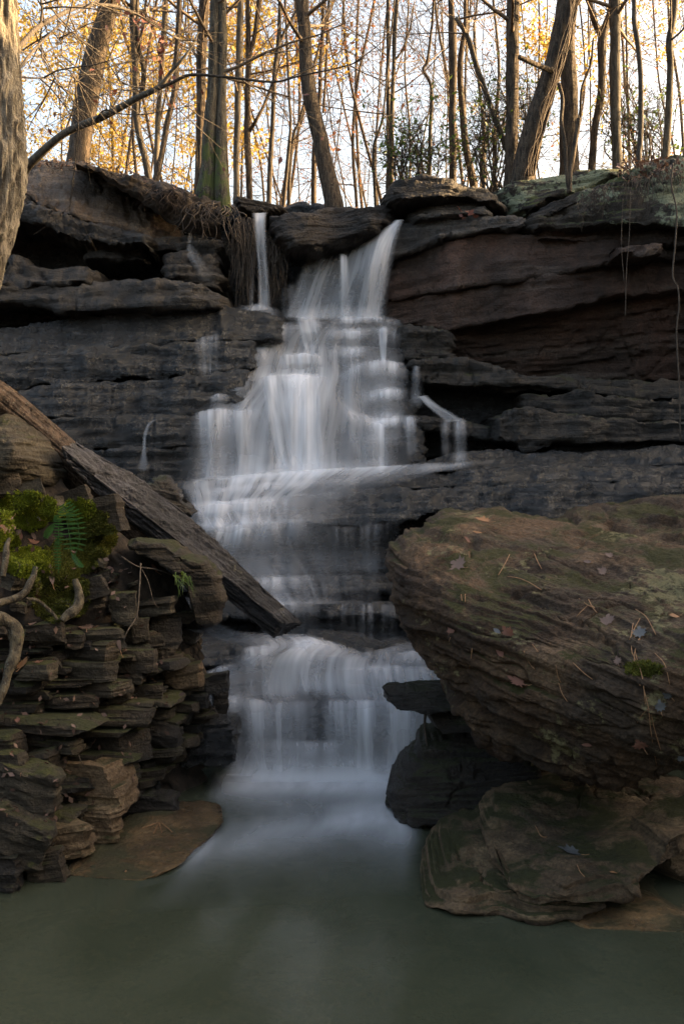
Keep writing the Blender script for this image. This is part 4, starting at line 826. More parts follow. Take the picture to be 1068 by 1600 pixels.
# foam drifting on the pool
def pr(y, pts, z=0.012): return [(x, y + dy, float(Dz(y + dy, z)), q) for x, dy, q in pts]
fall('foam', [pr(1209, [(325, 0, .2), (385, 0, .8), (460, 2, .9), (540, 3, .85), (620, 0, .8), (690, 0, .4)]), pr(1228, [(320, 0, .25), (385, 0, .75), (460, 0, .9), (540, 0, .9), (625, 0, .8), (690, 0, .3)]),
    pr(1247, [(310, 0, .12), (385, 0, .3), (460, 0, .42), (540, 0, .5), (625, 0, .55), (680, 0, .2)]), pr(1264, [(330, 8, .1), (420, 6, .2), (500, 6, .4), (560, 2, .65), (615, -2, .8), (660, 0, .3)]),
    pr(1285, [(330, 14, .22), (420, 8, .35), (500, 4, .55), (560, 0, .85), (620, -4, .95), (660, 0, .5)]), pr(1308, [(280, 24, .25), (400, 12, .3), (480, 8, .22), (560, 0, .3), (625, 0, .6), (665, 0, .35)]),
    pr(1340, [(260, 30, .1), (380, 16, .06), (480, 10, .05), (560, 0, .08), (630, 0, .15), (665, 0, .05)]), pr(1400, [(200, 30, 0), (380, 16, 0), (480, 10, 0), (560, 0, 0), (630, 0, 0), (665, 0, 0)])],
    'foam', label='white foam spreading over the pool from the cascade', nu=140, seg=12, efade=0.1, off=0.0, wob=0.0, zfix=0.012)
fall('foam', [pr(1283, [(345, 0, .05), (320, 40, .25), (290, 68, .1), (270, 82, .02), (190, 100, .0)]), pr(1288, [(352, 0, .0), (330, 42, .12), (296, 72, .05), (280, 86, .02), (196, 104, .03)])], 'foam', label='foam edge hugging the tan flat rock', nu=70, efade=0.15, off=0, wob=0, zfix=0.016)
fall('foam', [pr(1269, [(300, 2, .5), (314, 0, .9), (326, 3, .5)]), pr(1278, [(298, 0, .5), (314, 0, .9), (328, 0, .5)])], 'foam', label='small white foam patch beside the tan flat rock', nu=24, efade=0.3, off=0, wob=0, zfix=0.016)

# ------------------------------------------------------------------ trees
M['bark'] = bark_mat('brown_ridged_bark', (0.018, 0.013, 0.0095), (0.092, 0.066, 0.045), bump=2.4)
M['barkg'] = bark_mat('grey_smooth_bark', (0.038, 0.031, 0.024), (0.115, 0.095, 0.07), scale=26, bump=0.5)
M['barkm'] = bark_mat('mossy_bark', (0.018, 0.015, 0.011), (0.08, 0.066, 0.047), moss=0.10, moss_z=4.95)
M['barkmm'] = bark_mat('lightly_mossed_bark', (0.022, 0.018, 0.013), (0.088, 0.07, 0.05), moss=0.2)
M['barkd'] = bark_mat('dark_bark', (0.022, 0.017, 0.013), (0.07, 0.055, 0.042), bump=1.0)
M['twig'] = plain_mat('twig_bark', (0.045, 0.032, 0.022), (0.15, 0.11, 0.075), 30, 0.8, 0.2)
M['twigd'] = plain_mat('dark_twig_bark', (0.03, 0.022, 0.016), (0.08, 0.06, 0.045), 30, 0.8, 0.2)
M['gold'] = leaf_mat('golden_needles', [(0.32, 0.21, 0.03), (0.48, 0.33, 0.05), (0.26, 0.21, 0.04), (0.40, 0.25, 0.05)], 0.35)
M['dry'] = leaf_mat('dry_russet_leaves', [(0.22, 0.085, 0.035), (0.34, 0.16, 0.075), (0.14, 0.055, 0.03), (0.28, 0.12, 0.05)], 0.35)
M['green'] = leaf_mat('laurel_leaves', [(0.05, 0.085, 0.016), (0.10, 0.15, 0.03), (0.07, 0.11, 0.02)], 0.3, 0.4)
M['red'] = leaf_mat('dark_red_leaves', [(0.07, 0.024, 0.018), (0.13, 0.045, 0.03), (0.05, 0.022, 0.018)], 0.2)

def rvec(r): v = r.normal(size=3); return v / np.linalg.norm(v)
def leaf_quads(P, size, r, mb_, droop=0.0, asp=0.5):
    """small folded leaf blades at the points"""
    n = len(P)
    if not n: return
    A = r.normal(size=(n, 3)); A[:, 2] -= droop; A /= np.linalg.norm(A, axis=1)[:, None]
    B = np.cross(A, r.normal(size=(n, 3))); B /= np.linalg.norm(B, axis=1)[:, None]
    s = size * r.uniform(0.6, 1.3, n)[:, None]
    V = np.stack([P, P + A * s * 0.5 + B * s * asp * 0.5, P + A * s, P + A * s * 0.5 - B * s * asp * 0.5], 1).reshape(-1, 3)
    mb_.add(V, np.arange(4 * n).reshape(-1, 4))

def limb(mb_, p, d, L, rad, r, lev, tips, up=0.25, bend=0.25, kids=(5, 4, 3), sides=5, minr=0.0022, spread=0.75):
    n = 6 if lev > 0 else 4
    P = [np.array(p, float)]; d = np.array(d, float); d /= np.linalg.norm(d)
    for i in range(n - 1):
        d = d + bend * rvec(r) * 0.6 + np.array([0, 0, up * 0.18]); d /= np.linalg.norm(d)
        P.append(P[-1] + d * L / (n - 1))
    P = np.array(P); R = np.maximum(minr, rad * np.linspace(1, 0.3 if lev else 0.25, n))
    mb_.tube(P, R, sides if rad > 0.012 else (4 if rad > 0.006 else 3), cap=False)
    if lev == 0: tips.append(P[-1]); tips.append(P[-2]); tips.append(P[2]); return
    for c in range(kids[len(kids) - lev] if lev <= len(kids) else 5):
        i = r.uniform(0.25, 1.0) * (n - 1); a = int(min(i, n - 2)); q = P[a] + (P[a + 1] - P[a]) * (i - a)
        dd = (P[a + 1] - P[a]); dd /= np.linalg.norm(dd)
        nd = dd + spread * rvec(r) * 1.1; limb(mb_, q, nd, L * r.uniform(0.35, 0.62), max(minr, rad * (1 - 0.6 * i / n) * 0.5), r, lev - 1, tips, up, bend, kids, sides, minr, spread)

def trunk_pts(pts, D, extend=True, base_z=None, topx=120):
    a = np.array([(x, y, w) for x, y, w in pts], float)
    if a[0, 1] > a[-1, 1]: a = a[::-1]
    P = W(a[:, 0], a[:, 1], D); R = a[:, 2] / 2 / F * D
    if extend:
        dt = P[0] - P[1]; dt /= np.linalg.norm(dt)
        P = np.concatenate([[P[0] + dt * 3.2 + np.array([0, 0, 2.6]), P[0] + dt * 1.4 + np.array([0, 0, .6])], P]); R = np.concatenate([[R[0] * 0.35, R[0] * 0.75], R])
    gz = float(ground_z(np.array([P[-1][0]]), np.array([max(9.75, D)]))[0]) - 0.15 if base_z is None else base_z
    if P[-1][2] > gz + 0.05:
        dt = P[-1] - P[-2]; dt /= np.linalg.norm(dt); L = P[-1][2] - gz
        P = np.concatenate([P, [P[-1] + np.array([dt[0] * L * 0.6, 0, -L])]]); R = np.concatenate([R, [R[-1] * 1.25]])
    return P[::-1], R[::-1]                                  # base first

def tree(name, label, pts, D, bark='bark', twigs=8, tw='twig', seed=0, lev=2, leaves=None, leaf_n=0, leaf_s=0.06, forks=(), sides=None, flare=1.0, group=None, twl=(0.7, 1.8), relief=0.10, low=0.35, cat='tree', extend=True, base_z=None, kids=(5, 4, 3), clump=0.05):
    r = np.random.RandomState(seed + 100)
    P, R = trunk_pts(pts, D, extend, base_z)
    root = empty(name, tuple(P[0])); tag(root, label, cat, group)
    L = np.linalg.norm(np.diff(P, axis=0), axis=1).sum(); wide = R.max() * F / D
    n = int(np.clip(L / 0.09, 20, 110)); PR = smoothline(np.concatenate([P, R[:, None]], 1), n); PR[:, 3] = np.maximum(PR[:, 3], R.min() * 0.8)
    if wide > 5: PR[:, 0] += 0.012 * pn(np.stack([PR[:, 2] * 2.2, 0 * PR[:, 2] + seed, 0 * PR[:, 2]], 1))
    if flare > 1: PR[:6, 3] *= np.linspace(flare, 1, 6)
    k = sides or (36 if wide > 12 else (20 if wide > 6 else 10))
    m = MB(); m.tube(PR[:, :3], PR[:, 3], k, bark=relief if wide > 5 else 0.05, seed=seed * 3.1); m.build('trunk', M[bark], root)
    for fk in forks:
        a = np.array(fk, float); q = W(a[:, 0], a[:, 1], D + (a[:, 3] if a.shape[1] > 3 else 0)); rr = a[:, 2] / 2 / F * D
        s = smoothline(np.concatenate([q, rr[:, None]], 1), 40); m = MB(); m.tube(s[:, :3], np.maximum(s[:, 3], 0.003), 14 if rr.max() * F / D > 4 else 8, bark=0.06, seed=seed); m.build('limb', M[bark], root)
    tips = []
    if twigs:
        m = MB()
        for i in range(twigs):
            t = r.uniform(low, 1.0) * (n - 1); q = PR[int(t), :3]; rad = min(PR[int(t), 3] * 0.35, 0.022)
            az = r.uniform(0, 2 * math.pi); el = r.uniform(-0.1, 0.9)
            limb(m, q, (math.cos(az) * math.cos(el), math.sin(az) * math.cos(el), math.sin(el)), r.uniform(*twl), max(rad, 0.006), r, lev, tips, kids=kids)
        tag(m.build('branches', M[tw], root), kind='stuff')
    if leaves and tips:
        tp = np.array(tips); tp = tp[r.permutation(len(tp))[:max(12, int(len(tp) * (0.3 if clump > 0.1 else 1)))]]; tp = tp[r.randint(0, len(tp), leaf_n)] + r.normal(size=(leaf_n, 3)) * clump
        m = MB(); leaf_quads(tp, leaf_s, r, m, 0.4); tag(m.build('foliage', M[leaves], root, smooth=False), kind='stuff')
    return root

# the trunks one can tell apart, across the cliff top
tree('tree', 'thick ridged trunk leaning right, lit orange on one side, above the sandy rock', [(168, -10, 27), (166, 25, 28), (152, 76, 31), (140, 126, 34), (132, 180, 34), (126, 220, 33), (123, 252, 36)], 10.3, 'bark', 7, seed=1, relief=0.16, low=0.55)
tree('tree', 'wavy slender tree just right of the thick leaning orange trunk', [(209, -5, 11), (208, 25, 11), (211, 101, 10), (213, 152, 9), (214, 190, 10), (222, 228, 10), (229, 258, 11)], 10.6, 'barkmm', 5, seed=2, forks=[[(216, 215, 6, .2), (216, 170, 7, .2), (224, 130, 8, .1), (224, 105, 8, .05), (218, 70, 7, 0), (214, 25, 7, 0), (216, -20, 6, 0)]])
tree('tree', 'thin straight pale tree beside the curved stem', [(258, 0, 9), (255, 76, 9), (249, 152, 8), (245, 240, 9), (245, 268, 9)], 11.2, 'barkg', 5, seed=3)
tree('tree', 'thin stem curving down left behind the root mat', [(281, 0, 8), (276, 81, 8), (273, 136, 9), (263, 190, 9), (252, 244, 9), (246, 266, 11)], 10.2, 'bark', 5, seed=4)
tree('tree', 'brown trunk close behind the mossy twin tree', [(319, 0, 16), (315, 81, 16), (314, 163, 14), (312, 258, 14), (311, 290, 16)], 10.8, 'bark', 6, seed=5, low=0.5)
tree('tree', 'mossy twin trunked tree growing on the lip beside the narrow fall', [(337, 0, 15), (335, 60, 16), (333, 120, 17), (330, 170, 20), (327, 230, 22), (325, 275, 27), (322, 305, 34), (322, 325, 30)], 9.35, 'barkm', 6, seed=6, relief=0.14, low=0.6, base_z=4.35,
     forks=[[(350, 335, 22, -.05), (347, 300, 24, -.05), (345, 250, 18, -.03), (345, 190, 16, 0), (347, 120, 14, 0), (348, 60, 14, 0), (346, 0, 13, 0), (346, -60, 12, 0)]])
tree('tree', 'straight grey tree next right of the mossy twin trunks', [(376, 0, 10), (374, 81, 11), (371, 163, 10), (369, 299, 10), (369, 312, 11)], 11.0, 'barkg', 6, seed=7)
tree('tree', 'forked tree with an orange arm leaning right', [(387, 0, 6), (388, 81, 9), (387, 163, 10), (387, 231, 11), (390, 312, 10)], 11.5, 'bark', 5, seed=8, forks=[[(390, 85, 7, 0), (398, 54, 7, 0), (405, 0, 8, 0), (410, -40, 7, 0)], [(390, 205, 6, 0), (400, 188, 6, -.1), (413, 163, 5, -.1), (430, 117, 5, -.1), (440, 70, 4, -.1)]])
tree('tree', 'dark slim tree with a bright fork near the top', [(437, 0, 5), (435, 68, 8), (429, 114, 7), (426, 190, 7), (422, 258, 8), (420, 320, 8)], 11.2, 'barkd', 5, seed=9, forks=[[(436, 68, 5, 0), (447, 45, 5, 0), (463, 18, 5, 0), (478, -10, 4, 0)]])
tree('tree', 'stout S curved trunk rising from the slab left of the wide fall', [(471, -5, 20), (475, 41, 20), (478, 95, 21), (482, 136, 22), (489, 176, 23), (500, 217, 24), (511, 271, 26), (521, 322, 29)], 9.8, 'bark', 6, seed=10, relief=0.12, low=0.6, flare=1.15)
tree('tree', 'thin reddish stem crossing low in front of the russet thicket', [(451, 136, 4), (454, 190, 4), (450, 244, 6), (443, 322, 6)], 11.5, 'barkd', 8, seed=11, leaves='dry', leaf_n=160, leaf_s=0.07)
tree('tree', 'slanting thin stem meeting the reddish one near the lip', [(473, 168, 4), (459, 209, 5), (452, 271, 6), (451, 325, 6)], 12.0, 'barkd', 8, seed=12, leaves='dry', leaf_n=200, leaf_s=0.07)
tree('tree', 'pale trunk half hidden behind the S curved trunk', [(505, 0, 5), (502, 81, 6), (500, 136, 6), (494, 200, 7), (490, 260, 8), (490, 325, 9)], 11.8, 'bark', 5, seed=13, forks=[[(505, 176, 4, .3), (509, 109, 4, .3), (513, 0, 3, .3)]])
tree('tree', 'twin stemmed straight tree standing behind the cap slab edge', [(606, 0, 6), (606, 76, 6), (606, 152, 7), (607, 228, 8), (607, 290, 9)], 11.0, 'barkmm', 6, seed=14, forks=[[(611, 290, 7, -.1), (612, 177, 7, -.1), (615, 101, 6, -.1), (616, 51, 7, -.1), (620, 0, 6, -.1), (624, -40, 6, 0)], [(616, 95, 4, -.1), (628, 78, 3, -.1), (640, 45, 3, -.1), (646, 10, 2, -.1)]])
tree('tree', 'crooked sapling left of the twin stemmed tree', [(602, 142, 3), (596, 190, 4), (584, 228, 5), (584, 270, 5), (587, 325, 6)], 10.6, 'barkd', 5, seed=15, twl=(0.5, 1.1))
tree('tree', 'zigzag sapling rising out of the green laurel', [(677, 0, 4), (673, 51, 4), (667, 96, 5), (661, 109, 5), (672, 131, 5), (674, 164, 6), (672, 197, 6), (670, 285, 7)], 11.0, 'barkd', 9, seed=16)
tree('tree', 'straight dark trunk right of the green laurel', [(704, 0, 9), (706, 38, 13), (707, 101, 12), (707, 177, 11), (707, 285, 12)], 10.8, 'bark', 6, seed=17, low=0.5)
tree('tree', 'bent trunk bowing beside the straight dark one', [(727, 0, 6), (725, 51, 8), (718, 101, 9), (721, 164, 10), (727, 228, 11), (740, 292, 13)], 10.9, 'bark', 6, seed=18, low=0.5)
tree('tree', 'diagonal stem slanting across from the straight dark trunk', [(712, 28, 6), (732, 63, 8), (747, 114, 9), (765, 164, 8), (785, 215, 8), (796, 250, 9)], 10.3, 'barkmm', 3, seed=19, extend=False, twl=(0.5, 1.0))
tree('tree', 'sunlit sapling in the gap before the two big leaning trunks', [(745, 0, 3), (740, 51, 4), (750, 152, 5), (755, 202, 6), (755, 295, 7)], 12.2, 'barkg', 7, seed=20)
tree('tree', 'pale sapling close to the straight thick trunk', [(770, 0, 4), (774, 38, 4), (779, 114, 5), (773, 202, 6), (771, 295, 7)], 12.0, 'barkg', 7, seed=21)
tree('tree', 'straight thick brown trunk beside the great leaning one', [(801, -5, 20), (800, 100, 20), (799, 180, 19), (798, 260, 21), (797, 290, 23)], 10.0, 'bark', 5, seed=22, relief=0.13, low=0.6)
tree('tree', 'great trunk leaning right with orange vines up its side', [(887, -5, 33), (876, 52, 30), (860, 117, 31), (839, 182, 33), (821, 247, 34), (815, 285, 38)], 9.7, 'bark', 3, seed=23, relief=0.18, low=0.7, forks=[[(866, 112, 9, -.05), (842, 103, 8, -.25), (824, 95, 8, -.35), (810, 89, 7, -.4)]])
tree('tree', 'thick trunk standing behind the great leaning one', [(891, 10, 20), (886, 65, 22), (888, 130, 26), (888, 234, 28), (888, 275, 31)], 10.3, 'bark', 4, seed=24, relief=0.13, low=0.6)
tree('tree', 'forked trunk whose left arm bends away near the top', [(963, -30, 7), (952, 20, 10), (941, 57, 14), (940, 104, 12), (936, 156, 12), (928, 208, 11), (924, 262, 12)], 10.4, 'bark', 5, seed=25, forks=[[(940, 60, 9, 0), (928, 34, 9, 0), (920, 0, 8, 0), (914, -40, 7, 0)], [(906, 190, 4, -.2), (908, 140, 4, -.2), (922, 100, 4, -.2), (926, 60, 3, -.2)]], low=0.5)
tree('tree', 'straight mossy trunk right of the forked one', [(960, -5, 19), (960, 52, 16), (960, 130, 17), (962, 208, 15), (963, 262, 16)], 10.0, 'barkmm', 5, seed=26, low=0.6)
tree('tree', 'smooth dark curved sapling rooted in the mossy rock', [(990, -10, 7), (990, 31, 8), (997, 78, 8), (1000, 143, 8), (1000, 208, 8), (997, 242, 9), (996, 264, 14)], 9.15, 'barkd', 2, seed=27, base_z=4.6, low=0.75)
tree('tree', 'last grey tree before the frame edge', [(1054, -5, 10), (1045, 65, 11), (1046, 104, 10), (1044, 169, 11), (1039, 250, 12)], 9.8, 'barkmm', 7, seed=28, tw='twigd', low=0.45)
tree('tree', 'thin sunlit pole between the mossy trunk and the dark sapling', [(977, 20, 3), (980, 156, 4), (983, 262, 5)], 11.8, 'barkg', 7, seed=29, leaves='gold', leaf_n=1600, leaf_s=0.045)

# big trunk at the left frame edge, its limbs reaching in
P = np.array([(-1.60, 5.0, 6.6), (-1.80, 4.95, 4.4), (-1.86, 4.9, 3.6), (-1.95, 4.85, 3.0), (-2.13, 4.8, 2.3), (-2.3, 4.8, 1.5), (-2.4, 4.8, 0.9)])
P[:, 0] = np.array([(-32 - 534) / F * 5, (-18 - 534) / F * 4.95, (-14 - 534) / F * 4.9, (-20 - 534) / F * 4.85, (-62 - 534) / F * 4.8, -2.08, -2.2])
P[:, 2] = np.array([CAMZ + (HOR + 260) / F * 5, CAMZ + (HOR - 60) / F * 4.95, CAMZ + (HOR - 200) / F * 4.9, CAMZ + (HOR - 290) / F * 4.85, CAMZ + (HOR - 420) / F * 4.8, 2.2, 1.4])
R = np.array([0.12, 0.145, 0.158, 0.165, 0.175, 0.19, 0.22])
rt = empty('tree', tuple(P[-1])); tag(rt, 'big pale ridged trunk cut by the frame at the upper left', 'tree')
s = smoothline(np.concatenate([P, R[:, None]], 1)[::-1], 420)
M['barkp'] = bark_mat('pale_ridged_bark', (0.035, 0.028, 0.021), (0.20, 0.17, 0.13), scale=34, zscale=0.12, bump=3.0)
m = MB(); m.tube(s[:, :3], s[:, 3], 150, bark=0.30, seed=5); m.build('trunk', M['barkp'], rt)
r = np.random.RandomState(3)
for pts in ([(20, 85, 9, 5.0), (40, 62, 8, 5.2), (63, 40, 7.5, 5.5), (114, 14, 6, 6.0), (142, 8, 5, 6.3), (177, 9, 4.5, 6.6), (215, 23, 4, 7.0), (270, 56, 3, 7.4), (310, 70, 2, 7.7)],
            [(22, 118, 5, 5.0), (45, 88, 4.5, 5.2), (63, 68, 4, 5.4), (101, 33, 3.5, 5.8), (131, 15, 3, 6.1), (160, -5, 2.5, 6.4)],
            [(63, 40, 4, 5.5), (66, 15, 4, 5.5), (62, -20, 3.5, 5.5)],
            [(28, 120, 3, 5.0), (60, 122, 2.5, 5.3), (100, 118, 2, 5.7), (150, 116, 1.6, 6.1)],
            [(28, 78, 3.5, 5.0), (45, 84, 3, 5.2), (70, 90, 2.5, 5.5), (96, 82, 2, 5.7), (92, 55, 1.6, 5.7)]):
    a = np.array(pts, float); q = W(a[:, 0], a[:, 1], a[:, 3]); rr = a[:, 2] / 2 / F * a[:, 3]
    s = smoothline(np.concatenate([q, rr[:, None]], 1), 50); m = MB(); m.tube(s[:, :3], np.maximum(s[:, 3], 0.002), 10, bark=0.06)
    tips = []
    for i in range(7):
        j = r.randint(15, 49); limb(m, s[j, :3], rvec(r) + (0.3, 0.3, -0.1), r.uniform(0.3, 0.8), 0.006, r, 1, tips, up=0.0, kids=(4,), minr=0.0014)
    m.build('limb', M['barkd'], rt)
# crooked sapling leaning over the cliff from beside it
lt = empty('leaning_sapling', tuple(W(33, 280, 8.8))); tag(lt, 'bare crooked sapling leaning right across the view above the sandy rock', 'tree')
a = np.array([(22, 300, 17, 8.8), (33, 275, 16, 8.8), (48, 255, 14, 8.7), (96, 212, 11.5, 8.5), (130, 195, 11.5, 8.4), (162, 182, 11, 8.3), (217, 152, 9.5, 8.1), (248, 136, 8, 8.0), (268, 112, 6, 7.95), (285, 93, 5, 7.9), (300, 72, 3, 7.9), (310, 50, 2, 7.9)], float)
s = smoothline(np.concatenate([W(a[:, 0], a[:, 1], a[:, 3]), (a[:, 2] / 2 / F * a[:, 3])[:, None]], 1), 130); m = MB(); m.tube(s[:, :3], s[:, 3], 18, bark=0.05, seed=2); m.build('trunk', M['barkg'], lt)
m = MB(); tips = []
for pts in ([(244, 140, 6, 8.0), (270, 129, 5.5, 7.95), (299, 117, 5, 7.9), (359, 121, 4.2, 7.8), (426, 128, 3.6, 7.7), (467, 119, 2.8, 7.6), (540, 103, 2, 7.5), (570, 90, 1.2, 7.4)], [(150, 186, 3, 8.3), (165, 172, 2.5, 8.2), (190, 178, 2, 8.1), (230, 178, 1.8, 8.0), (300, 165, 1.2, 7.9)], [(100, 210, 3.5, 8.5), (108, 190, 3, 8.5), (115, 160, 2.4, 8.4), (100, 140, 2, 8.4), (70, 118, 1.5, 8.3)], [(170, 178, 3, 8.3), (190, 140, 2.5, 8.3), (180, 115, 2, 8.3), (162, 90, 1.4, 8.3)]):
    a = np.array(pts, float); s = smoothline(np.concatenate([W(a[:, 0], a[:, 1], a[:, 3]), (a[:, 2] / 2 / F * a[:, 3])[:, None]], 1), 40); m.tube(s[:, :3], s[:, 3], 8)
    for i in range(6):
        j = r.randint(10, 39); limb(m, s[j, :3], rvec(r) * 0.8 + (0.6, 0, 0.2), r.uniform(0.3, 0.9), 0.006, r, 1, tips, kids=(4,), minr=0.0016)
tag(m.build('branches', M['barkd'], lt), kind='stuff')
tp = np.array(tips); m = MB(); leaf_quads(np.concatenate([W(np.array([245, 240, 250, 255, 228, 222, 236]), np.array([60, 75, 82, 70, 25, 40, 35]), 7.9)[r.randint(0, 7, 60)] + r.normal(size=(60, 3)) * 0.05, tp[r.randint(0, len(tp), 40)]]), 0.07, r, m, 1.2); tag(m.build('foliage', M['red'], lt, smooth=False), kind='stuff')

# thinner trees farther back, each rooted on the forest floor
def far_tree(i, xpx, D, w, kind, label, group):
    r = np.random.RandomState(900 + i)
    lean = r.normal() * 75; cv = r.normal() * 26; ph = r.uniform(0, 6)
    y1 = HOR - (4.75 - CAMZ) / D * F
    pts = [(xpx + lean * (1 - t) + cv * math.sin(ph + 4.5 * t) * (1 - t) ** 0.5 + r.uniform(-6, 6) * (0 if t > 0.9 else 1), -160 + (y1 + 160) * t, w * (0.55 + 0.45 * t)) for t in np.linspace(0, 1, 8)]
    leaves = {'gold': 'gold', 'dry': 'dry'}.get(kind); n = {'gold': 5200, 'dry': 300}.get(kind, 0)
    tree('far_tree', label, pts, D, {'pale': 'barkg', 'dark': 'barkd'}.get(kind, 'bark'), 15 if D < 20 else 18, seed=300 + i, lev=2, leaves=leaves, leaf_n=n, leaf_s=0.075 if kind == 'gold' else 0.055, group=group, twl=(1.2, 3.6), low=0.2, kids=(5, 4, 3), clump=0.11, sides=8, cat='tree', extend=True)
r = np.random.RandomState(77)
i = 0
for (x0, x1, n, kind, lab, grp) in ((10, 250, 12, 'gold', 'yellow leaved tree glowing behind the thick leaning trunk', 'golden trees on the left'),
                                  (235, 330, 8, 'bark', 'thin sunlit tree in the wood behind the root mat', 'thin trees behind the root mat'),
                                  (355, 470, 11, 'dry', 'thin russet leaved tree in the thicket above the narrow fall', 'russet thicket trees'),
                                  (500, 610, 9, 'dry', 'thin russet leaved tree in the open gap above the wide fall', 'russet trees above the wide fall'),
                                  (610, 800, 13, 'pale', 'thin pale tree in the wood behind the cap slab', 'thin trees behind the cap slab'),
                                  (800, 960, 7, 'dry', 'thin bare tree glimpsed between the big leaning trunks', 'thin trees between the leaning trunks'),
                                  (940, 1000, 3, 'gold', 'yellow leaved young tree behind the forked trunk', 'golden young trees on the right'),
                                  (1000, 1090, 4, 'pale', 'thin pale tree near the last grey one', 'thin trees by the frame edge')):
    ords = ['leftmost', 'second from left', 'third from left', 'fourth from left', 'fifth from left', 'sixth from left', 'seventh from left', 'eighth from left', 'ninth from left', 'tenth from left', 'eleventh from left', 'twelfth from left', 'rightmost']
    for k in range(n):
        far_tree(i, x0 + (x1 - x0) * (k + r.uniform(0.1, 0.9)) / n, r.uniform(12, 27), r.choice([1.8, 2.5, 3.2, 4.2, 6.0]), kind, lab + ', rooted ' + (ords[-1] if k == n - 1 else ords[k]), grp); i += 1

# laurel bushes and a small pine top
def bush(label, pts, size, n, mat='green', seed=0, stem=True, leaf=0.075, cat='shrub', name='laurel_bush', D=10.4):
    r = np.random.RandomState(seed); b = W(pts[0][0], pts[0][1], D)
    gz = float(ground_z(np.array([b[0]]), np.array([D]))[0])
    root = empty(name, (b[0], D, gz)); tag(root, label, cat)
    m = MB(); tips = []
    for (x, y) in pts:
        for q in range(4):
            t = W(x, y, D) + r.normal(size=3) * size * 0.5; p0 = np.array([b[0] + r.normal() * 0.1, D, gz])
            s = smoothline([p0, (p0 + t) / 2 + r.normal(size=3) * 0.12, t], 12); m.tube(s, np.linspace(0.011, 0.004, 12), 5)
            for z in range(7): limb(m, s[r.randint(6, 12)], rvec(r) + (0, 0, 0.3), r.uniform(0.2, 0.5), 0.004, r, 1, tips, kids=(4,), minr=0.002)
    tag(m.build('stems', M['twigd'], root), kind='stuff')
    tp = np.array(tips); tp = tp[r.randint(0, len(tp), n)] + r.normal(size=(n, 3)) * 0.035
    m = MB(); leaf_quads(tp, leaf, r, m, 0.3, 0.42); tag(m.build('foliage', M[mat], root, smooth=False), kind='stuff')
bush('glossy green laurel bush behind the cap slab', [(640, 232), (620, 225), (660, 215), (668, 245), (630, 250), (650, 205)], 0.20, 520, seed=1, leaf=0.065)
bush('sparse green laurel growing beside the straight thick trunk', [(765, 190), (755, 215), (780, 175), (790, 150), (770, 120), (745, 200)], 0.22, 420, seed=2, leaf=0.06)
bush('sprig of green leaves against the great leaning trunk', [(824, 140), (812, 150), (830, 132)], 0.14, 160, seed=3, leaf=0.055)
bush('loose green shrub between the mossy trunk and the dark sapling', [(1015, 180), (1005, 195), (1020, 165), (990, 190), (960, 180), (975, 130)], 0.2, 330, seed=4, leaf=0.06)

# ------------------------------------------------------------------ the stacked stone bank on the left
BK = rbf([(-60, 1400, 3.95), (0, 1380, 4.05), (100, 1385, 4.15), (0, 1200, 4.4), (0, 1000, 4.55), (0, 800, 4.75), (0, 640, 5.0), (200, 1285, 4.9), (200, 1180, 5.0), (200, 1050, 5.0), (200, 930, 5.05), (200, 800, 5.3),
          (340, 1080, 5.55), (340, 1200, 5.6), (340, 950, 5.7), (270, 1260, 5.2), (120, 900, 4.85), (-150, 1100, 4.3)])
gx_, gy_ = np.meshgrid(np.linspace(-220, 335, 110), np.linspace(0, 1, 150))
ym = np.interp(gx_, [-220, 60, 104, 148, 214, 288, 335], [690, 690, 760, 800, 850, 905, 1000]); gy_ = ym + (1420 - ym) * gy_
gx_ = gx_ + np.linspace(0, 1, gx_.shape[1])[None] ** 6 * (34 * fbm(np.stack([gy_[:, -1] / 30, 0 * gy_[:, -1], 0 * gy_[:, -1] + 4], 1), 4) - 14)[:, None]
P = W(gx_, gy_, BK(gx_, gy_) + 0.20)
ns = fbm(np.stack([P[..., 0].ravel() * 5, P[..., 1].ravel() * 5, P[..., 2].ravel() * 5], 1), 4).reshape(gx_.shape); P[..., 1] += 0.12 * ns
bank = tag(mk('bank', P.reshape(-1, 3), grid_faces(*gx_.shape)[:, ::-1], M['soil']), 'stacked mossy stone bank beside the falls', kind='structure')
def bs(x0, y0, x1, y1, mat='stone', tilt=0.0, dd=0.0, depth=None, n=9, cuts=9, yaw=None, chunky=0.0, D=None):
    d = (float(BK((x0 + x1) / 2, (y0 + y1) / 2)) if D is None else D) + dd
    return stone('stone', (x0, y0, x1, y1), d, depth, mat, bank, tilt, n=n, cuts=cuts, yaw=yaw, chunky=chunky)
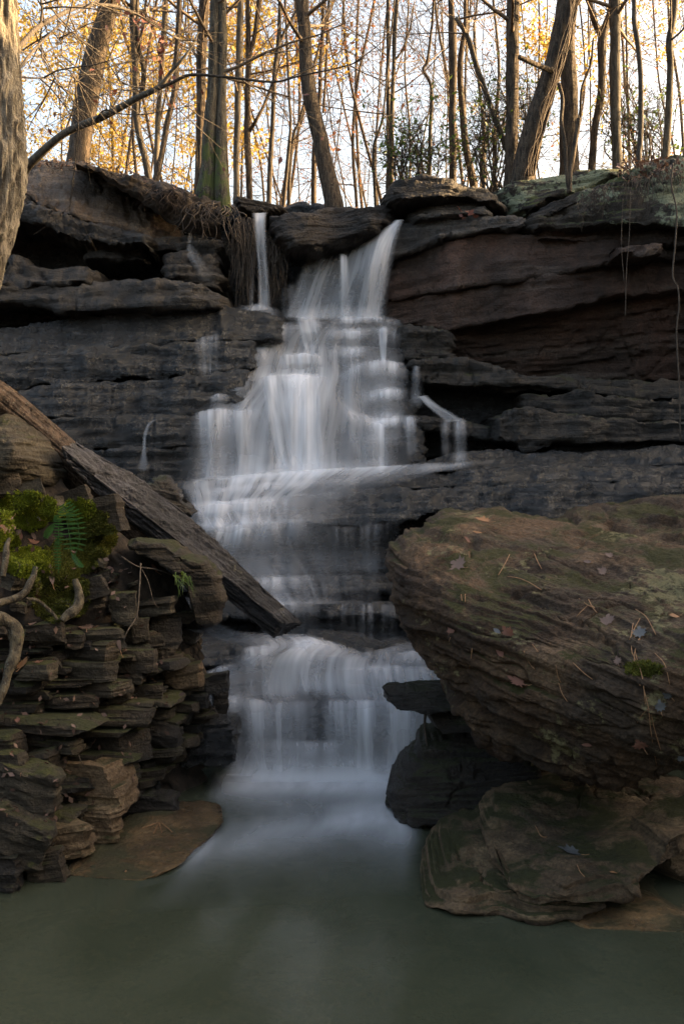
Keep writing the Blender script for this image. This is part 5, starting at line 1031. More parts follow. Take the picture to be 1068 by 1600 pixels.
# traced ones
for a in ((-20, 728, 26, 772, 'stone', 0, .0), (14, 752, 66, 792, 'stonel', .25, -.02), (64, 773, 96, 808, 'stonel', 0, -.03), (84, 764, 150, 812, 'stone', .3, .05), (110, 778, 188, 838, 'stone', .22, .0),
          (0, 880, 36, 922, 'stonel', -.3, -.08), (-30, 800, 10, 850, 'stone', 0, 0), (118, 905, 166, 936, 'stone', .3, -.02), (171, 928, 212, 978, 'stonel', .1, -.04), (126, 932, 160, 950, 'stone', .1, .02),
          (212, 938, 272, 964, 'stonel', .15, -.02), (268, 958, 304, 976, 'stone', .05, .0), (224, 966, 282, 1016, 'darkrock', 0, .05), (42, 972, 98, 1012, 'stone', .1, -.06), (96, 990, 130, 1016, 'stone', 0, -.02),
          (124, 984, 192, 1014, 'stonel', 0, -.05), (198, 968, 232, 1004, 'stone', .1, .0), (88, 1002, 182, 1034, 'stone', 0, .0), (178, 1018, 242, 1052, 'stone', .0, -.04), (236, 1020, 264, 1050, 'stone', .1, .05),
          (86, 1034, 184, 1066, 'stonel', 0, -.06), (24, 1038, 82, 1066, 'stonel', -.04, -.08), (60, 1062, 140, 1074, 'stone', 0, -.02), (100, 1068, 198, 1088, 'stone', .02, -.06), (164, 1083, 202, 1098, 'stonel', .02, -.02),
          (196, 1074, 252, 1096, 'stone', .03, .0), (172, 1099, 238, 1113, 'stonel', -.04, -.08), (60, 1086, 150, 1108, 'stone', -.02, -.04), (84, 1110, 236, 1132, 'stone', -.05, -.06), (150, 1112, 234, 1126, 'stonel', -.03, -.09),
          (-30, 1126, 152, 1147, 'stone', -.06, -.08), (40, 1142, 205, 1156, 'stone', 0, .02), (140, 1134, 204, 1150, 'darkrock', 0, -.03), (200, 1130, 282, 1164, 'darkrock', -.25, -.02), (206, 1148, 286, 1186, 'darkrock', -.35, .0),
          (54, 1158, 124, 1177, 'stonel', 0, -.07), (118, 1148, 224, 1192, 'stone', 0, -.06), (-20, 1150, 26, 1178, 'stone', .0, -.03), (74, 1178, 216, 1198, 'stone', -.04, -.03), (28, 1178, 84, 1212, 'stone', .15, -.06),
          (-24, 1180, 36, 1218, 'stonel', .05, -.08), (258, 1042, 318, 1082, 'mossrock', .2, -.03), (300, 1054, 360, 1086, 'darkrock', .12, -.06), (262, 1084, 330, 1112, 'darkrock', .0, .05), (250, 1108, 300, 1134, 'darkrock', -.1, .05),
          (280, 1110, 340, 1140, 'darkrock', .1, .12), (225, 1096, 262, 1122, 'stone', 0, .05), (330, 1080, 352, 1130, 'darkrock', 0, .1)):
    bs(*a)
for a, lab in (((-40, 1205, 92, 1284, 'stonel', -.28, -.12), 'wide tilted slab at the foot of the stacked bank, frame edge'), ((64, 1196, 202, 1272, 'mossrock', -.05, -.05), 'broad dark mossy block at the foot of the stacked bank'),
               ((164, 1192, 214, 1238, 'darkrock', .1, .0), 'dark block behind the broad mossy block'), ((200, 1218, 248, 1250, 'wet', .1, .1), 'black wet stone ringed with foam at the pool'),
               ((182, 1244, 276, 1292, 'darkrock', -.05, -.02), 'glossy dark slab end beside the tan flat rock'), ((96, 1262, 188, 1316, 'mossrock', -.02, -.04), 'flat green topped stone behind the tan flat rock'),
               ((46, 1296, 140, 1350, 'mossrock', .1, -.04), 'mossy stone sloping onto the tan flat rock'), ((-30, 1282, 70, 1356, 'stonel', -.38, -.1), 'tilted greenish slab leaning low at the frame edge'),
               ((34, 1336, 98, 1384, 'stone', .15, -.03), 'squat stone at the pool edge'), ((-40, 1340, 30, 1400, 'darkrock', 0, -.02), 'dark stone at the lowest corner of the bank')):
    x0, y0, x1, y1, mt, tl, dd = a
    tag(stone('bank_rock', (x0, y0, x1, y1), float(BK((x0 + x1) / 2, (y0 + y1) / 2)) + dd, None, mt, None, tl, n=16, cuts=11, amp=0.02), lab, 'rock')
# courses of flat stones filling the wall behind the traced ones
r = np.random.RandomState(21)
for yc in np.arange(985, 1330, 11):
    x = -60 + r.uniform(0, 40)
    xe = np.interp(yc, [985, 1050, 1120, 1190, 1250, 1330], [215, 300, 320, 280, 200, 60])
    while x < xe:
        w = r.uniform(45, 140); hh = r.uniform(9, 17)
        bs(x, yc - hh / 2, min(x + w, xe + 12), yc + hh / 2, r.choice(['stone', 'stone', 'darkrock', 'stonel'], p=[.5, .2, .2, .1]), r.uniform(-.07, .07), r.uniform(0.03, 0.11), n=6, cuts=6)
        x += w * r.uniform(0.9, 1.05)
# shards, soil crumbs and dead leaves packed into the gaps
for k in range(70):
    y = r.uniform(1000, 1300); x = r.uniform(-10, np.interp(y, [1000, 1060, 1200, 1300], [240, 320, 260, 130])); w = r.uniform(10, 30)
    bs(x, y, x + w, y + w * r.uniform(.25, .5), r.choice(['stone', 'darkrock', 'stonel']), r.uniform(-.4, .4), r.uniform(-0.02, 0.06), n=5, cuts=6)
# small rubble under the stone beam and over the earth
for k in range(46):
    x = r.uniform(-20, 330); y = r.uniform(800, 985)
    if y < 780 + 0.55 * x or (y < 900 and x < 110): continue
    w = r.uniform(14, 40); bs(x, y, x + w, y + w * r.uniform(.4, .8), r.choice(['stone', 'darkrock', 'stonel']), r.uniform(-.5, .5), r.uniform(0.05, 0.2), n=6, chunky=0.3)

# the bark covered log
M['logm'] = bark_mat('rotting_log_bark', (0.028, 0.018, 0.012), (0.105, 0.070, 0.048), scale=26, zscale=1.0, bump=1.5)
a = np.array([(-110, 555, 58, 4.9), (-40, 606, 60, 5.0), (0, 634, 62, 5.1), (60, 682, 62, 5.25), (120, 734, 60, 5.4), (180, 792, 58, 5.5), (235, 852, 50, 5.6)], float)
s = smoothline(np.concatenate([W(a[:, 0], a[:, 1], a[:, 3] + .12), (a[:, 2] / 2 / F * a[:, 3])[:, None]], 1), 160)
k = 120; P = s[:, :3]; T = np.gradient(P, axis=0); T /= np.linalg.norm(T, axis=1)[:, None]; A = np.cross(T, [0, 1, 0]); A /= np.linalg.norm(A, axis=1)[:, None]; B = np.cross(T, A)
th = np.arange(k) / k * 2 * np.pi; L = np.concatenate([[0], np.cumsum(np.linalg.norm(np.diff(P, axis=0), axis=1))])
q = np.stack([np.cos(th)[None] * 3.2 + 0 * L[:, None], np.sin(th)[None] * 3.2 + 0 * L[:, None], L[:, None] * 1.1 + 0 * th[None]], -1).reshape(-1, 3)
rr = s[:, 3][:, None] * (1 + (0.16 * strat(np.stack([q[:, 2], q[:, 2] * 0, q[:, 0] + 0.7 * q[:, 1]], 1), 0, 0, 0.28, 1.0) + 0.10 * fbm(q * np.array([4, 4, 2]), 4)).reshape(160, k))
V = P[:, None] + (np.cos(th)[None, :, None] * A[:, None] + np.sin(th)[None, :, None] * B[:, None]) * rr[..., None]
tag(mk('log', V.reshape(-1, 3), grid_faces(160, k, True), M['logm']), 'dark rotting bark covered log behind the stone beam', 'log')

# surface finder for things that lie on rocks
def surf(objs):
    dg = bpy.context.evaluated_depsgraph_get(); bpy.context.view_layer.update()
    VV, PP, n0 = [], [], 0
    for o in objs:
        me = o.data; off = np.array(o.matrix_world.translation)
        c = np.empty(len(me.vertices) * 3); me.vertices.foreach_get('co', c); VV.append(c.reshape(-1, 3) + off)
        PP += [tuple(v + n0 for v in p.vertices) for p in me.polygons]; n0 += len(me.vertices)
    tr = [BVHTree.FromPolygons(np.concatenate(VV).tolist(), PP)]
    def hit(x, y):
        d = Vector(W(x, y, 1.0)) - Vector((0, 0, CAMZ)); d.normalize(); best = None
        for t in tr:
            h = t.ray_cast(Vector((0, 0, CAMZ)), d)
            if h[0] is not None and (best is None or h[3] < best[2]): best = (np.array(h[0]), np.array(h[1]), h[3])
        if best is None: return None
        n = best[1]
        return best[0], (n if n @ np.array(d) < 0 else -n)
    return hit
bpy.context.view_layer.update()
rocks = [o for o in bpy.data.objects if o.type == 'MESH' and (o.name.split('.')[0] in ('boulder', 'flat_rock', 'wedge_rock', 'sunken_rock', 'shelf_stone', 'bank', 'stone', 'bank_rock', 'mossy_boulder', 'arched_stone', 'stone_beam', 'log'))]
hit = surf(rocks)
M['maple_red'] = leaf_mat('fallen_leaf_russet', [(0.15, 0.066, 0.043), (0.19, 0.085, 0.055)], 0.15, 0.7)
M['maple_brown'] = leaf_mat('fallen_leaf_brown', [(0.12, 0.075, 0.055), (0.16, 0.10, 0.075)], 0.15, 0.7)
M['maple_grey'] = leaf_mat('fallen_leaf_grey', [(0.065, 0.064, 0.062), (0.095, 0.093, 0.09)], 0.1, 0.6)
M['maple_orange'] = leaf_mat('fallen_leaf_orange', [(0.24, 0.11, 0.045), (0.30, 0.15, 0.065)], 0.15, 0.7)
M['needle'] = plain_mat('pine_needle', (0.22, 0.11, 0.05), (0.36, 0.19, 0.09), 60, 0.7, 0.1)

MAPLE = np.array([(0, -.5), (.10, -.28), (.34, -.36), (.30, -.20), (.52, -.06), (.36, .02), (.50, .22), (.28, .18), (.22, .30), (.12, .22), (.14, .42), (0, .56), (-.13, .40), (-.10, .22), (-.24, .30), (-.27, .16), (-.50, .20), (-.36, .02), (-.50, -.10), (-.28, -.20), (-.32, -.38), (-.10, -.28)])
OVAL = np.array([(0, -.5), (.14, -.32), (.22, -.05), (.20, .2), (.08, .42), (0, .5), (-.09, .4), (-.2, .18), (-.21, -.06), (-.13, -.33)])
def frame_on(n, spin):
    n = np.array(n); up = np.array([0, 0, 1.0]); a = np.cross(up, n); a /= np.linalg.norm(a) + 1e-9; b = np.cross(n, a)
    c, s = math.cos(spin), math.sin(spin); return c * a + s * b, -s * a + c * b, n
def fallen_leaf(x, y, size_px, mat, label, spin=0.0, shape=MAPLE, curl=0.25, sq=1.0, group=None):
    h = hit(x, y)
    if h is None: return
    p, n = h; d = p[1]; s = size_px / F * d; a, b, n = frame_on(n + np.array([0, -0.15, 0.25]), spin); n = n / np.linalg.norm(n)
    O = shape * np.array([sq, 1.0]) * s; rings = []
    for t in (0.35, 0.7, 1.0):
        q = O * t; z = curl * s * ((q[:, 0] / s) ** 2 * 2.0 + 0.12 * np.sin(9 * q[:, 1] / s + x)) + 0.006
        rings.append(p + q[:, :1] * a + q[:, 1:] * b + z[:, None] * n)
    k = len(O); V = np.concatenate([[p + n * 0.006]] + rings); j = np.arange(k); j2 = (j + 1) % k
    Fq = [np.stack([0 * j, 1 + j, 1 + j2, 1 + j2], 1)]
    for q in range(2): Fq.append(np.stack([1 + q * k + j, 1 + (q + 1) * k + j, 1 + (q + 1) * k + j2, 1 + q * k + j2], 1))
    root = mk('fallen_leaf', V, np.concatenate(Fq), M[mat], None, True); tag(root, label, 'leaf', group)
    m = MB(); st = p + b * (-0.5 * s) + n * 0.008; m.tube([st + b * 0.05 * s, st - b * 0.12 * s + n * 0.004, st - b * 0.26 * s + a * 0.05 * s + n * 0.012], [s * .02, s * .016, s * .014], 5)
    m.build('stalk', M['needle'], root)
def fallen_needles(pts, label, w=1.3, mat='needle', group=None):
    m = MB()
    for ln in pts:
        Q = []
        for (x, y) in ln:
            h = hit(x, y)
            if h is None: continue
            Q.append(h[0] + h[1] * 0.006)
        if len(Q) < 2: continue
        Q = smoothline(np.array(Q), 10); m.tube(Q, np.full(10, w / 2 / F * Q[:, 1].mean()), 5)
    if m.n: tag(m.build('pine_needles', M[mat]), label, 'pine needles', group)

for a in ((715, 884, 28, 'maple_brown', 'large pale brown leaf high on the left of the boulder', 1.2), (753, 814, 26, 'maple_orange', 'bright orange leaf near the top edge of the boulder', 0.4), (745, 833, 16, 'maple_orange', 'narrow orange leaf below the bright orange one', 1.3, OVAL, .2, .6),
          (729, 844, 12, 'maple_red', 'tiny reddish leaf on the shoulder of the boulder', 0.6, OVAL), (706, 985, 22, 'maple_red', 'pinkish leaf standing on the left face of the boulder', 0.1, MAPLE, .3, .7), (776, 987, 14, 'maple_grey', 'small grey leaf beside the curled russet leaf', 1.1, OVAL),
          (793, 989, 24, 'maple_red', 'curled russet leaf right of the small grey leaf', 0.7), (780, 1021, 24, 'maple_red', 'upright rust red leaf in the middle of the boulder', 0.0, OVAL, .2, 1.1), (807, 1066, 29, 'maple_red', 'largest russet maple leaf on the front of the boulder', 0.9),
          (948, 971, 25, 'maple_brown', 'pale tan leaf beside the crossed needles', 0.3), (998, 990, 22, 'maple_grey', 'crumpled grey leaf at the edge of the hollow', 0.2), (1000, 1162, 26, 'maple_red', 'brick red leaf low on the right of the boulder', 0.5),
          (917, 1164, 20, 'maple_red', 'flat thin red leaf low on the boulder', 1.55, OVAL, .1, .5), (950, 869, 14, 'maple_brown', 'small brown leaf on the upper right slope of the boulder', .4), (940, 894, 16, 'maple_brown', 'dark curled leaf below the small brown one', 1.0), (917, 879, 14, 'maple_brown', 'dry brown scrap near the needle pair', 1.4, OVAL),
          (964, 1033, 13, 'maple_brown', 'small pale leaf in front of the green moss tuft', .4), (1030, 1103, 18, 'maple_grey', 'blue grey leaf hanging in the hollow', .2), (1042, 1085, 16, 'maple_grey', 'upper blue grey leaf by the hollow', 1.0), (1052, 964, 22, 'maple_orange', 'pale orange leaf near the frame edge on the boulder', 1.4, OVAL),
          (838, 790, 10, 'maple_red', 'tiny red leaf behind the crest of the boulder', .3), (1062, 1182, 16, 'maple_grey', 'grey leaf by the frame edge low on the boulder', .6), (890, 1332, 30, 'maple_grey', 'black curled leaf on the low mossy slab', .3), (957, 1365, 12, 'maple_orange', 'tiny pale leaf on the front of the low mossy slab', .9, OVAL),
          (242, 1364, 7, 'maple_orange', 'pale speck of leaf on the tan flat rock', .2, OVAL), (197, 1363, 8, 'maple_orange', 'orange speck of leaf on the tan flat rock', 1.2, OVAL),
          (37, 1038, 22, 'maple_orange', 'orange leaf on the stacked bank below the curved root', .4), (60, 1036, 16, 'maple_red', 'russet leaf beside the orange one on the bank', 1.2), (135, 982, 26, 'maple_brown', 'wide brown leaf on a bank ledge', 1.4, MAPLE, .2, .8), (28, 1126, 9, 'maple_red', 'tiny red leaf on the long bank ledge', .2),
          (80, 898, 30, 'maple_brown', 'long brown leaf hanging below the fern', 0.1, OVAL, .2, .7), (54, 805, 22, 'maple_grey', 'pale upright leaf in the moss by the fern', .5, OVAL, .2, .8), (240, 888, 18, 'maple_red', 'red leaf stuck on the earth under the stone beam', 0.2, OVAL), (185, 1002, 30, 'maple_brown', 'drooping brown leaf over the bank stones', 0.25, OVAL, .2, .5),
          (52, 976, 22, 'maple_brown', 'grey brown leaf near the curved root', 1.0, OVAL)):
    fallen_leaf(*a)
r = np.random.RandomState(8)
for k in range(16):
    x, y = r.uniform(2, 62), r.uniform(808, 848); fallen_leaf(x, y, r.uniform(10, 18), r.choice(['maple_red', 'maple_brown', 'maple_brown']), 'dead leaf in the litter between the moss cushions', r.uniform(0, 6), OVAL, group='leaf litter by the moss')
for a in (([[(795, 868), (788, 882), (779, 900)]], 'single long needle left of the lichen spots'), ([[(833, 866), (840, 878), (846, 890)]], 'single needle pointing down right beside the lichen spots'), ([[(905, 936), (918, 947), (930, 951), (918, 947), (900, 965)], [(918, 938), (926, 950), (933, 959)]], 'crossed pair of needles on the boulder'),
          ([[(993, 952), (1008, 966), (1025, 992)]], 'long needle slanting to the grey leaf'), ([[(738, 1012), (736, 1028), (734, 1046)]], 'single needle on the left face of the boulder'), ([[(872, 1068), (878, 1082), (886, 1098)]], 'bright needle on the lower front of the boulder'), ([[(793, 902), (810, 905), (826, 912), (845, 922)]], 'pale needles crossing near the green moss spot'),
          ([[(868, 1040), (872, 1055), (877, 1066)], [(832, 1008), (840, 1020)], [(818, 1018), (828, 1038), (836, 1046)]], 'faint scattered needles in the middle of the boulder'), ([[(895, 1036), (912, 1050), (926, 1062)]], 'dark needle near the step in the boulder'),
          ([[(720, 930), (722, 940)], [(726, 929), (726, 942)]], 'tiny upright needle pair on the boulder shoulder')):
    fallen_needles(*a)
fallen_needles([[(988, 975), (985, 1010), (996, 1040), (1004, 1080), (1012, 1110), (1016, 1150), (1025, 1195)], [(990, 985), (992, 1020), (1002, 1060), (1008, 1100)], [(998, 1000), (990, 1030), (1000, 1070)], [(1012, 1090), (1018, 1130), (1032, 1172)], [(1022, 1022), (1038, 1040), (1046, 1068)], [(1000, 968), (990, 985), (984, 1000)], [(1010, 1110), (1000, 1120), (994, 1130)]], 'bundle of long orange needles hanging down by the hollow')
fallen_needles([[(248, 1287), (244, 1296), (240, 1304)], [(249, 1287), (251, 1296), (253, 1303)], [(252, 1287), (262, 1295), (269, 1302)], [(247, 1287), (235, 1291), (222, 1296)]], 'splayed orange needles on the tan flat rock')
fallen_needles([[(836, 1292), (850, 1310), (880, 1296)], [(900, 1352), (905, 1364), (912, 1372)]], 'dark needles on the low mossy slab')

# moss cushions on the bank
M['moss'] = leaf_mat('bright_moss', [(0.13, 0.16, 0.012), (0.26, 0.29, 0.02), (0.19, 0.22, 0.015), (0.09, 0.10, 0.012)], 0.3, 0.8)
M['mossd'] = leaf_mat('olive_moss', [(0.06, 0.062, 0.012), (0.13, 0.13, 0.018), (0.09, 0.092, 0.014)], 0.3, 0.8)
M['mosspad'] = plain_mat('moss_pad', (0.03, 0.035, 0.006), (0.08, 0.09, 0.012), 60, 0.95, 0.8)
def moss(label, x, y, wpx, hpx, D, mat='moss', n=5200, seed=0, dp=0.6):
    n = int(n * 1.6)
    """a carpet of moss shoots following whatever it grows on, thickest in the middle"""
    r = np.random.RandomState(seed); P, N, H = [], [], []
    a = r.uniform(0, 2 * math.pi, n); q = np.sqrt(r.uniform(0, 1, n)); qx, qy = q * np.cos(a), q * np.sin(a)
    mm = 1 - q * q + 1.0 * fbm(np.stack([qx * 2.6 + seed, qy * 2.6, 0 * q + seed], 1), 3)
    for k in np.nonzero(mm > 0.12)[0]:
        h = hit(x + qx[k] * wpx * 0.74, y + qy[k] * hpx * 0.74)
        if h is None or h[0][1] > D + 0.5: continue
        P.append(h[0]); N.append(h[1]); H.append(min(mm[k], 0.9))
    P, N, H = np.array(P), np.array(N), np.array(H); n = len(P)
    up = N + np.array([0, -0.2, 0.5]); up /= np.linalg.norm(up, axis=1)[:, None]
    hump = 0.55 + 0.45 * pn(P * 32 + seed)
    P = P + up * (r.uniform(0, 1, n) ** 0.5 * H * hump * 0.024)[:, None]
    A = up + r.normal(size=(n, 3)) * 0.55; A /= np.linalg.norm(A, axis=1)[:, None]; B = np.cross(A, r.normal(size=(n, 3))); B /= np.linalg.norm(B, axis=1)[:, None]
    s = r.uniform(0.007, 0.016, n)[:, None]; w = s * 0.24
    Q = np.stack([P - B * w, P + B * w, P + A * s + B * w * 0.3, P + A * s - B * w * 0.3], 1).reshape(-1, 3)
    tag(mk('moss_cushion', Q, np.arange(4 * n).reshape(-1, 4), M[mat], None, False), label, 'moss', kind='stuff')
moss('bright green moss cushion on top of the bank left of the fern', 40, 800, 76, 44, 4.7, seed=1, n=7000)
moss('bright moss cushion by the pale angular stone', 48, 880, 58, 34, 4.66, seed=2)
moss('small moss cushion at the frame edge', 4, 846, 40, 26, 4.6, seed=3, n=3000)
moss('olive moss mound right of the fern', 146, 836, 52, 56, 4.86, 'mossd', seed=4)
moss('moss cushion behind the fern tip', 124, 800, 38, 30, 4.92, seed=5, n=3000)
moss('small moss mound below the fern tips', 134, 872, 30, 34, 4.78, 'mossd', seed=6, n=3000)
moss('straggling olive moss over the roots below the fern', 92, 928, 70, 64, 4.72, 'mossd', seed=7, n=5200)
moss('dark moss patch under the fern stems', 100, 880, 50, 54, 4.74, 'mossd', seed=8)
moss('flat green moss tuft in the hollow of the boulder', 1004, 1046, 44, 16, 3.86, 'mossd', seed=9, n=1100)

# the fern
M['fern'] = leaf_mat('fern_green', [(0.03, 0.08, 0.016), (0.045, 0.11, 0.022), (0.035, 0.09, 0.02)], 0.3, 0.5)
fn = empty('fern', tuple(W(112, 870, 4.62))); tag(fn, 'small green fern with drooping fronds in the moss', 'fern')
for fi, (pts, ln) in enumerate((([(112, 868), (110, 845), (106, 820), (104, 800), (98, 790)], 17), ([(118, 868), (124, 845), (122, 820), (116, 800), (108, 786)], 15), ([(92, 855), (92, 835), (91, 815), (88, 806)], 9), ([(92, 895), (91, 875), (90, 855), (91, 840)], 7), ([(70, 842), (76, 830), (84, 820)], 7), ([(112, 865), (118, 872), (124, 880), (130, 884)], 6))):
    a = np.array(pts, float); Q = smoothline(W(a[:, 0], a[:, 1], 4.62 - 0.03 * np.linspace(0, 1, len(a)) + 0.02 * fi), 26); m = MB(); m.tube(Q, np.linspace(.0022, .0009, 26), 5)
    T = np.gradient(Q, axis=0); T /= np.linalg.norm(T, axis=1)[:, None]
    for j in range(3, 26, 2):
        e = ln / F * 4.6 * math.sin(math.pi * (0.12 + 0.83 * j / 26)) ** 0.7
        for sg in (-1, 1):
            side = np.cross(T[j], [0, 1, 0.2]) * sg; side /= np.linalg.norm(side); dv = side + T[j] * 0.25 + np.array([0, -0.2, -0.25]); wv = T[j] * 0.0040
            m.add([Q[j] - wv * .8, Q[j] + wv * .8, Q[j] + dv * e * .6 + wv, Q[j] + dv * e * .6 - wv * .7], [[0, 1, 2, 3]]); m.add([Q[j] + dv * e * .6 - wv * .7, Q[j] + dv * e * .6 + wv, Q[j] + dv * e, Q[j] + dv * e], [[0, 1, 2, 2]])
    m.build('frond', M['fern'], fn, False)
# grass tuft, roots, twigs
M['grassm'] = leaf_mat('grass_blade', [(0.10, 0.15, 0.02), (0.17, 0.2, 0.04)], 0.3, 0.5)
r = np.random.RandomState(5); m = MB()
for k in range(16):
    x, y = 286 + r.uniform(-14, 8), 905 + r.uniform(-6, 6); a = np.array([(x, y), (x + r.uniform(-6, 6), y - r.uniform(0, 10)), (x + r.uniform(-8, 20), y + r.uniform(8, 32))]); Q = smoothline(W(a[:, 0], a[:, 1], 5.05 - np.array([0, .05, .08]) * r.uniform(.4, 1)), 8); w = 0.0035
    m.add(np.concatenate([Q - [w, 0, 0] * np.linspace(1, .1, 8)[:, None], Q + [w, 0, 0] * np.linspace(1, .1, 8)[:, None]]), np.stack([np.arange(7), np.arange(1, 8), np.arange(9, 16), np.arange(8, 15)], 1))
tag(m.build('grass_tuft', M['grassm'], None, False), 'yellow green grass tuft drooping below the stone beam', 'grass')
M['rootm'] = bark_mat('pale_lichened_root', (0.03, 0.022, 0.014), (0.12, 0.092, 0.055), moss=0.3, scale=34, bump=1.0, zscale=0.6)
for lab, pts, dd in (('thick pale curved root bending down at the frame edge', [(-20, 968, 22), (0, 966, 24), (20, 978, 24), (28, 996, 26), (24, 1020, 24), (14, 1045, 20), (6, 1070, 17), (-4, 1100, 14)], -.22), ('knotted brown root winding under the angular stone', [(-5, 945, 12), (18, 936, 13), (36, 926, 14), (46, 912, 16), (54, 900, 14), (58, 886, 10)], -.16),
                     ('short stout root dropping beneath the moss', [(118, 905, 10), (124, 925, 14), (120, 945, 18), (106, 962, 18), (98, 972, 12)], -.12), ('thin root rising at the frame edge', [(4, 900, 9), (8, 875, 11), (12, 852, 10), (16, 842, 7)], -.12), ('slim root snaking over the earth', [(40, 935, 4), (60, 940, 6), (80, 955, 6), (90, 970, 5)], -.1)):
    a = np.array(pts, float); d = BK(a[:, 0], a[:, 1]) + dd; s = smoothline(np.concatenate([W(a[:, 0], a[:, 1], d), (a[:, 2] / 2 / F * d)[:, None]], 1), 60); m = MB(); s[:, :3] += 0.010 * np.stack([pn(s[:, :3] * 9 + q) for q in (0, 5, 9)], 1); s[:, 3] *= 1 + 0.25 * pn(s[:, :3] * 14); m.tube(s[:, :3], s[:, 3] * 0.85, 26, bark=0.22, seed=len(pts)); tag(m.build('root', M['rootm']), lab, 'root')
for lab, pts, w, mt in (('long bare twig hanging down the bank beside the drooping leaf', [(220, 880), (218, 920), (214, 960), (200, 985), (190, 1005)], 2.4, 'twig'), ('bent twig across the earth under the stone beam', [(190, 870), (215, 885), (245, 890), (270, 900), (285, 918)], 3.0, 'twigd'), ('thin pale twig standing against the bank earth', [(222, 890), (232, 910), (240, 940), (248, 950)], 1.6, 'twig'),
                        ('short dark stick propped under the flat shelf stone', [(664, 1116), (663, 1130), (664, 1148), (667, 1166)], 5.0, 'twigd'), ('forked red twig lying on the bank ledge', [(115, 1172), (122, 1178), (128, 1192), (137, 1200)], 1.8, 'twig')):
    a = np.array(pts, float); d = 5.2 if 'shelf' in lab else BK(a[:, 0], a[:, 1]) - .1; s = smoothline(W(a[:, 0], a[:, 1], d), 30); m = MB(); m.tube(s, np.linspace(w, w * .6, 30) / 2 / F * 5, 7); tag(m.build('twig', M[mt]), lab, 'twig')

# ------------------------------------------------------------------ cliff top details: soil lip, roots, vines, hanging clumps
V = []; xs = np.linspace(120, 345, 90); tt = np.linspace(0, 1, 26)
yt = np.interp(xs, [120, 180, 250, 300, 345], [258, 268, 284, 300, 312]); yb = np.interp(xs, [120, 160, 190, 220, 260, 300, 345], [264, 278, 300, 316, 345, 365, 372])
G = np.stack([W(xs, yt + (yb - yt) * t, 9.25 - 0.22 * math.sin(math.pi * (0.15 + t * 0.7)) + 0.5 * max(0, 0.12 - t) * 6) for t in tt])
ns = fbm(G.reshape(-1, 3) * 6, 5).reshape(G.shape[:2]); G[..., 1] -= 0.16 * ns; G[..., 2] += 0.04 * ns
top = G[:1].copy(); top[..., 1] += 0.9
tag(mk('soil', np.concatenate([top, G]).reshape(-1, 3), grid_faces(27, 90)[:, ::-1], M['soil']), 'overhanging dark soil lip under the trees left of the falls', kind='structure')
M['rootb'] = plain_mat('hanging_rootlet', (0.012, 0.008, 0.006), (0.042, 0.027, 0.019), 30, 0.85, 0.3)
def tangle(name, label, n, x0, x1, yfun, length, D, seed, w=(1.0, 3.2), mat='rootb', swing=12, dD=0.2):
    r = np.random.RandomState(seed); m = MB()
    for k in range(n):
        x = r.uniform(x0, x1); y = yfun(x) + r.uniform(-6, 10); L = r.uniform(*length); c = [(x, y)]
        for q in range(4): c.append((c[-1][0] + r.uniform(-swing, swing), c[-1][1] + L / 4 * r.uniform(0.5, 1.4)))
        c = np.array(c); Q = smoothline(W(c[:, 0], c[:, 1], D - dD * np.sin(np.linspace(.3, 2.4, 5)) * r.uniform(.3, 1) + r.normal(size=5) * .02), 14); ww = r.uniform(*w) / 2 / F * D
        m.tube(Q, np.linspace(ww, ww * .4, 14), 5, cap=False)
    return tag(m.build(name, M[mat]), label, kind='stuff')
tangle('root_mat', 'tangle of fine brown roots hanging from the soil lip', 38, 212, 296, lambda x: np.interp(x, [150, 220, 300], [268, 282, 308]), (8, 46), 9.06, 1, (0.5, 1.5))
tangle('root_mat', 'brown rootlets fringing the sandy rock edge', 18, 60, 200, lambda x: np.interp(x, [60, 134, 200], [254, 258, 272]), (4, 16), 9.2, 2, (0.5, 1.5), swing=16)
tangle('root_mat', 'dark roots hanging round the mossy twin tree base', 48, 290, 380, lambda x: np.interp(x, [285, 340, 380], [318, 320, 330]), (12, 60), 9.1, 3, mat='twigd')
tangle('hanging_roots', 'dark dripping roots left of the narrow upper fall', 120, 368, 396, lambda x: 345, (40, 140), 9.25, 4, (0.8, 2.2), 'twigd', 6, .12)
tangle('hanging_roots', 'short dark roots right of the narrow upper fall', 80, 414, 442, lambda x: 378, (30, 100), 9.35, 5, (0.8, 2.0), 'twigd', 6, .12)
tangle('root_mat', 'fine rootlets under the mossy hump on the right cliff', 120, 900, 1068, lambda x: np.interp(x, [900, 960, 1068], [312, 285, 262]), (10, 45), 8.62, 6, (0.6, 1.4), 'twigd', 5, .1)
r = np.random.RandomState(12); vn = empty('climbing_vine', tuple(W(830, 280, 9.5))); tag(vn, 'orange bare vines climbing the great leaning trunk', 'vine')
for k in range(16):
    o = r.uniform(4, 17); y = np.linspace(275, -10, 9); cx = np.interp(y, [-5, 52, 117, 182, 247, 285], [887, 876, 860, 839, 821, 815]); Q = smoothline(W(cx + o + r.normal(size=9) * 2.2, y, 9.56 - 0.06 + 0.012 * (o - 8)), 60); m = MB(); m.tube(Q, np.full(60, r.uniform(.004, .009)), 6); m.build('stem', M['rootb'], vn)
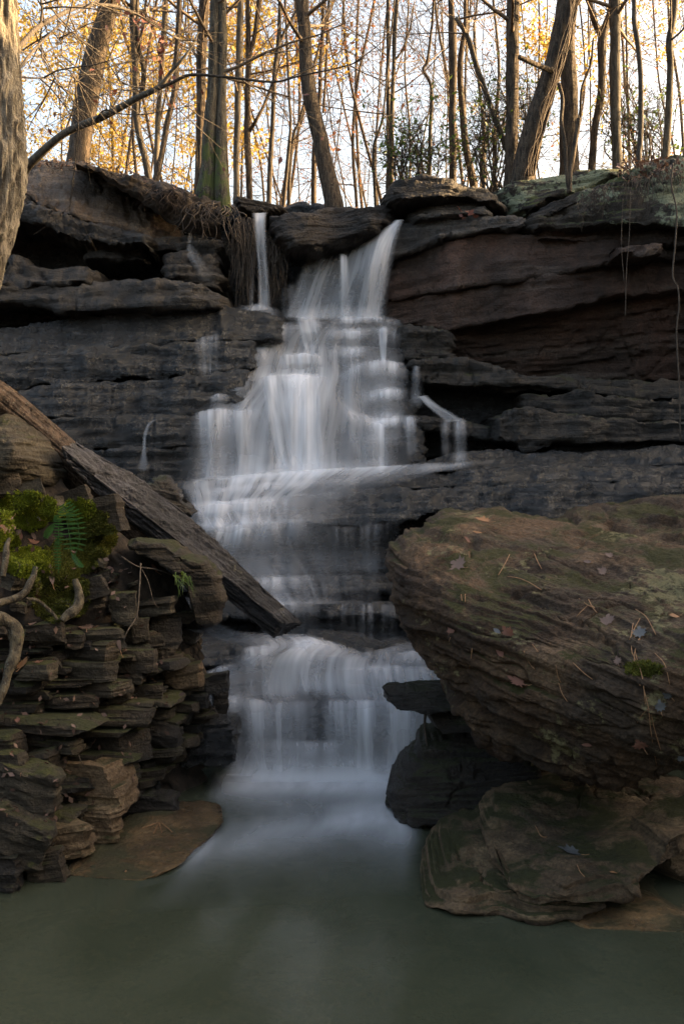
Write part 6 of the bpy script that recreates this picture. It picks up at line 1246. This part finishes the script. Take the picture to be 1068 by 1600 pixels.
for lab, pts, w, D in (('long thin vine dangling over the brown right wall', [(1050, 255), (1048, 290), (1056, 330), (1054, 380), (1050, 430), (1058, 450), (1060, 480), (1056, 520), (1060, 600), (1062, 690)], 2.6, 8.2), ('short hanging rootlet on the brown right wall', [(984, 300), (982, 370), (978, 420), (976, 495)], 1.2, 8.35), ('faint rootlet beside the short hanging one', [(972, 310), (970, 380), (974, 440)], 1.0, 8.35),
                       ('pale woody vine dropping between the two lichen rocks', [(872, 130), (878, 156), (876, 190), (882, 225), (884, 262), (888, 302)], 6.0, 8.95), ('dark woody vine curving into the pale one', [(904, 185), (900, 210), (895, 240), (890, 270), (889, 300)], 7.5, 8.95)):
    a = np.array(pts, float); Q = smoothline(W(a[:, 0], a[:, 1], D), 70); m = MB(); m.tube(Q, np.full(70, w / 2 / F * D), 8, bark=0.05); tag(m.build('hanging_vine', M['bark'] if w > 5 else M['twigd']), lab, 'vine')
M['litl'] = leaf_mat('matted_dead_leaves', [(0.06, 0.032, 0.022), (0.13, 0.075, 0.052), (0.18, 0.11, 0.08), (0.09, 0.045, 0.03)], 0.15)
# dead leaves on the cliff edges
r = np.random.RandomState(31)
def leaf_pile(label, n, fx, D, mat, size):
    P = []
    for k in range(n):
        x, y = fx(r); P.append(W(x, y, D + r.uniform(-.1, .25)))
    m = MB(); leaf_quads(np.array(P), size, r, m, 0.2, 0.6); tag(m.build('leaf_litter', M[mat], None, False), label, kind='stuff')
leaf_pile('dead leaves heaped on the mossy hump at the right', 260, lambda r: (r.uniform(965, 1075), np.interp(r.uniform(965, 1075), [965, 1075], [276, 252]) + r.uniform(-8, 6)), 8.72, 'litl', 0.05)
leaf_pile('dead leaves along the sandy rock edge on the left', 260, lambda r: (lambda x: (x, np.interp(x, [40, 134, 180, 300], [255, 257, 270, 305]) + r.uniform(-5, 6)))(r.uniform(60, 310)), 9.3, 'litl', 0.04)
P = []
for k in range(420):
    y = r.uniform(860, 1290); x = r.uniform(0, np.interp(y, [860, 950, 1060, 1200, 1290], [180, 260, 300, 230, 120])); h = hit(x, y)
    if h is not None and (h[1][2] > 0.35 or r.uniform() < 0.25): P.append(h[0] + h[1] * 0.012)
m = MB(); leaf_quads(np.array(P), 0.035, r, m, 0.3, 0.55); tag(m.build('leaf_litter', M['litl'], None, False), 'scraps of dead leaves caught between the bank stones', kind='stuff')
leaf_pile('few dead leaves caught under the cap slabs', 16, lambda r: (r.uniform(722, 748), r.uniform(330, 340)), 8.95, 'red', 0.07)
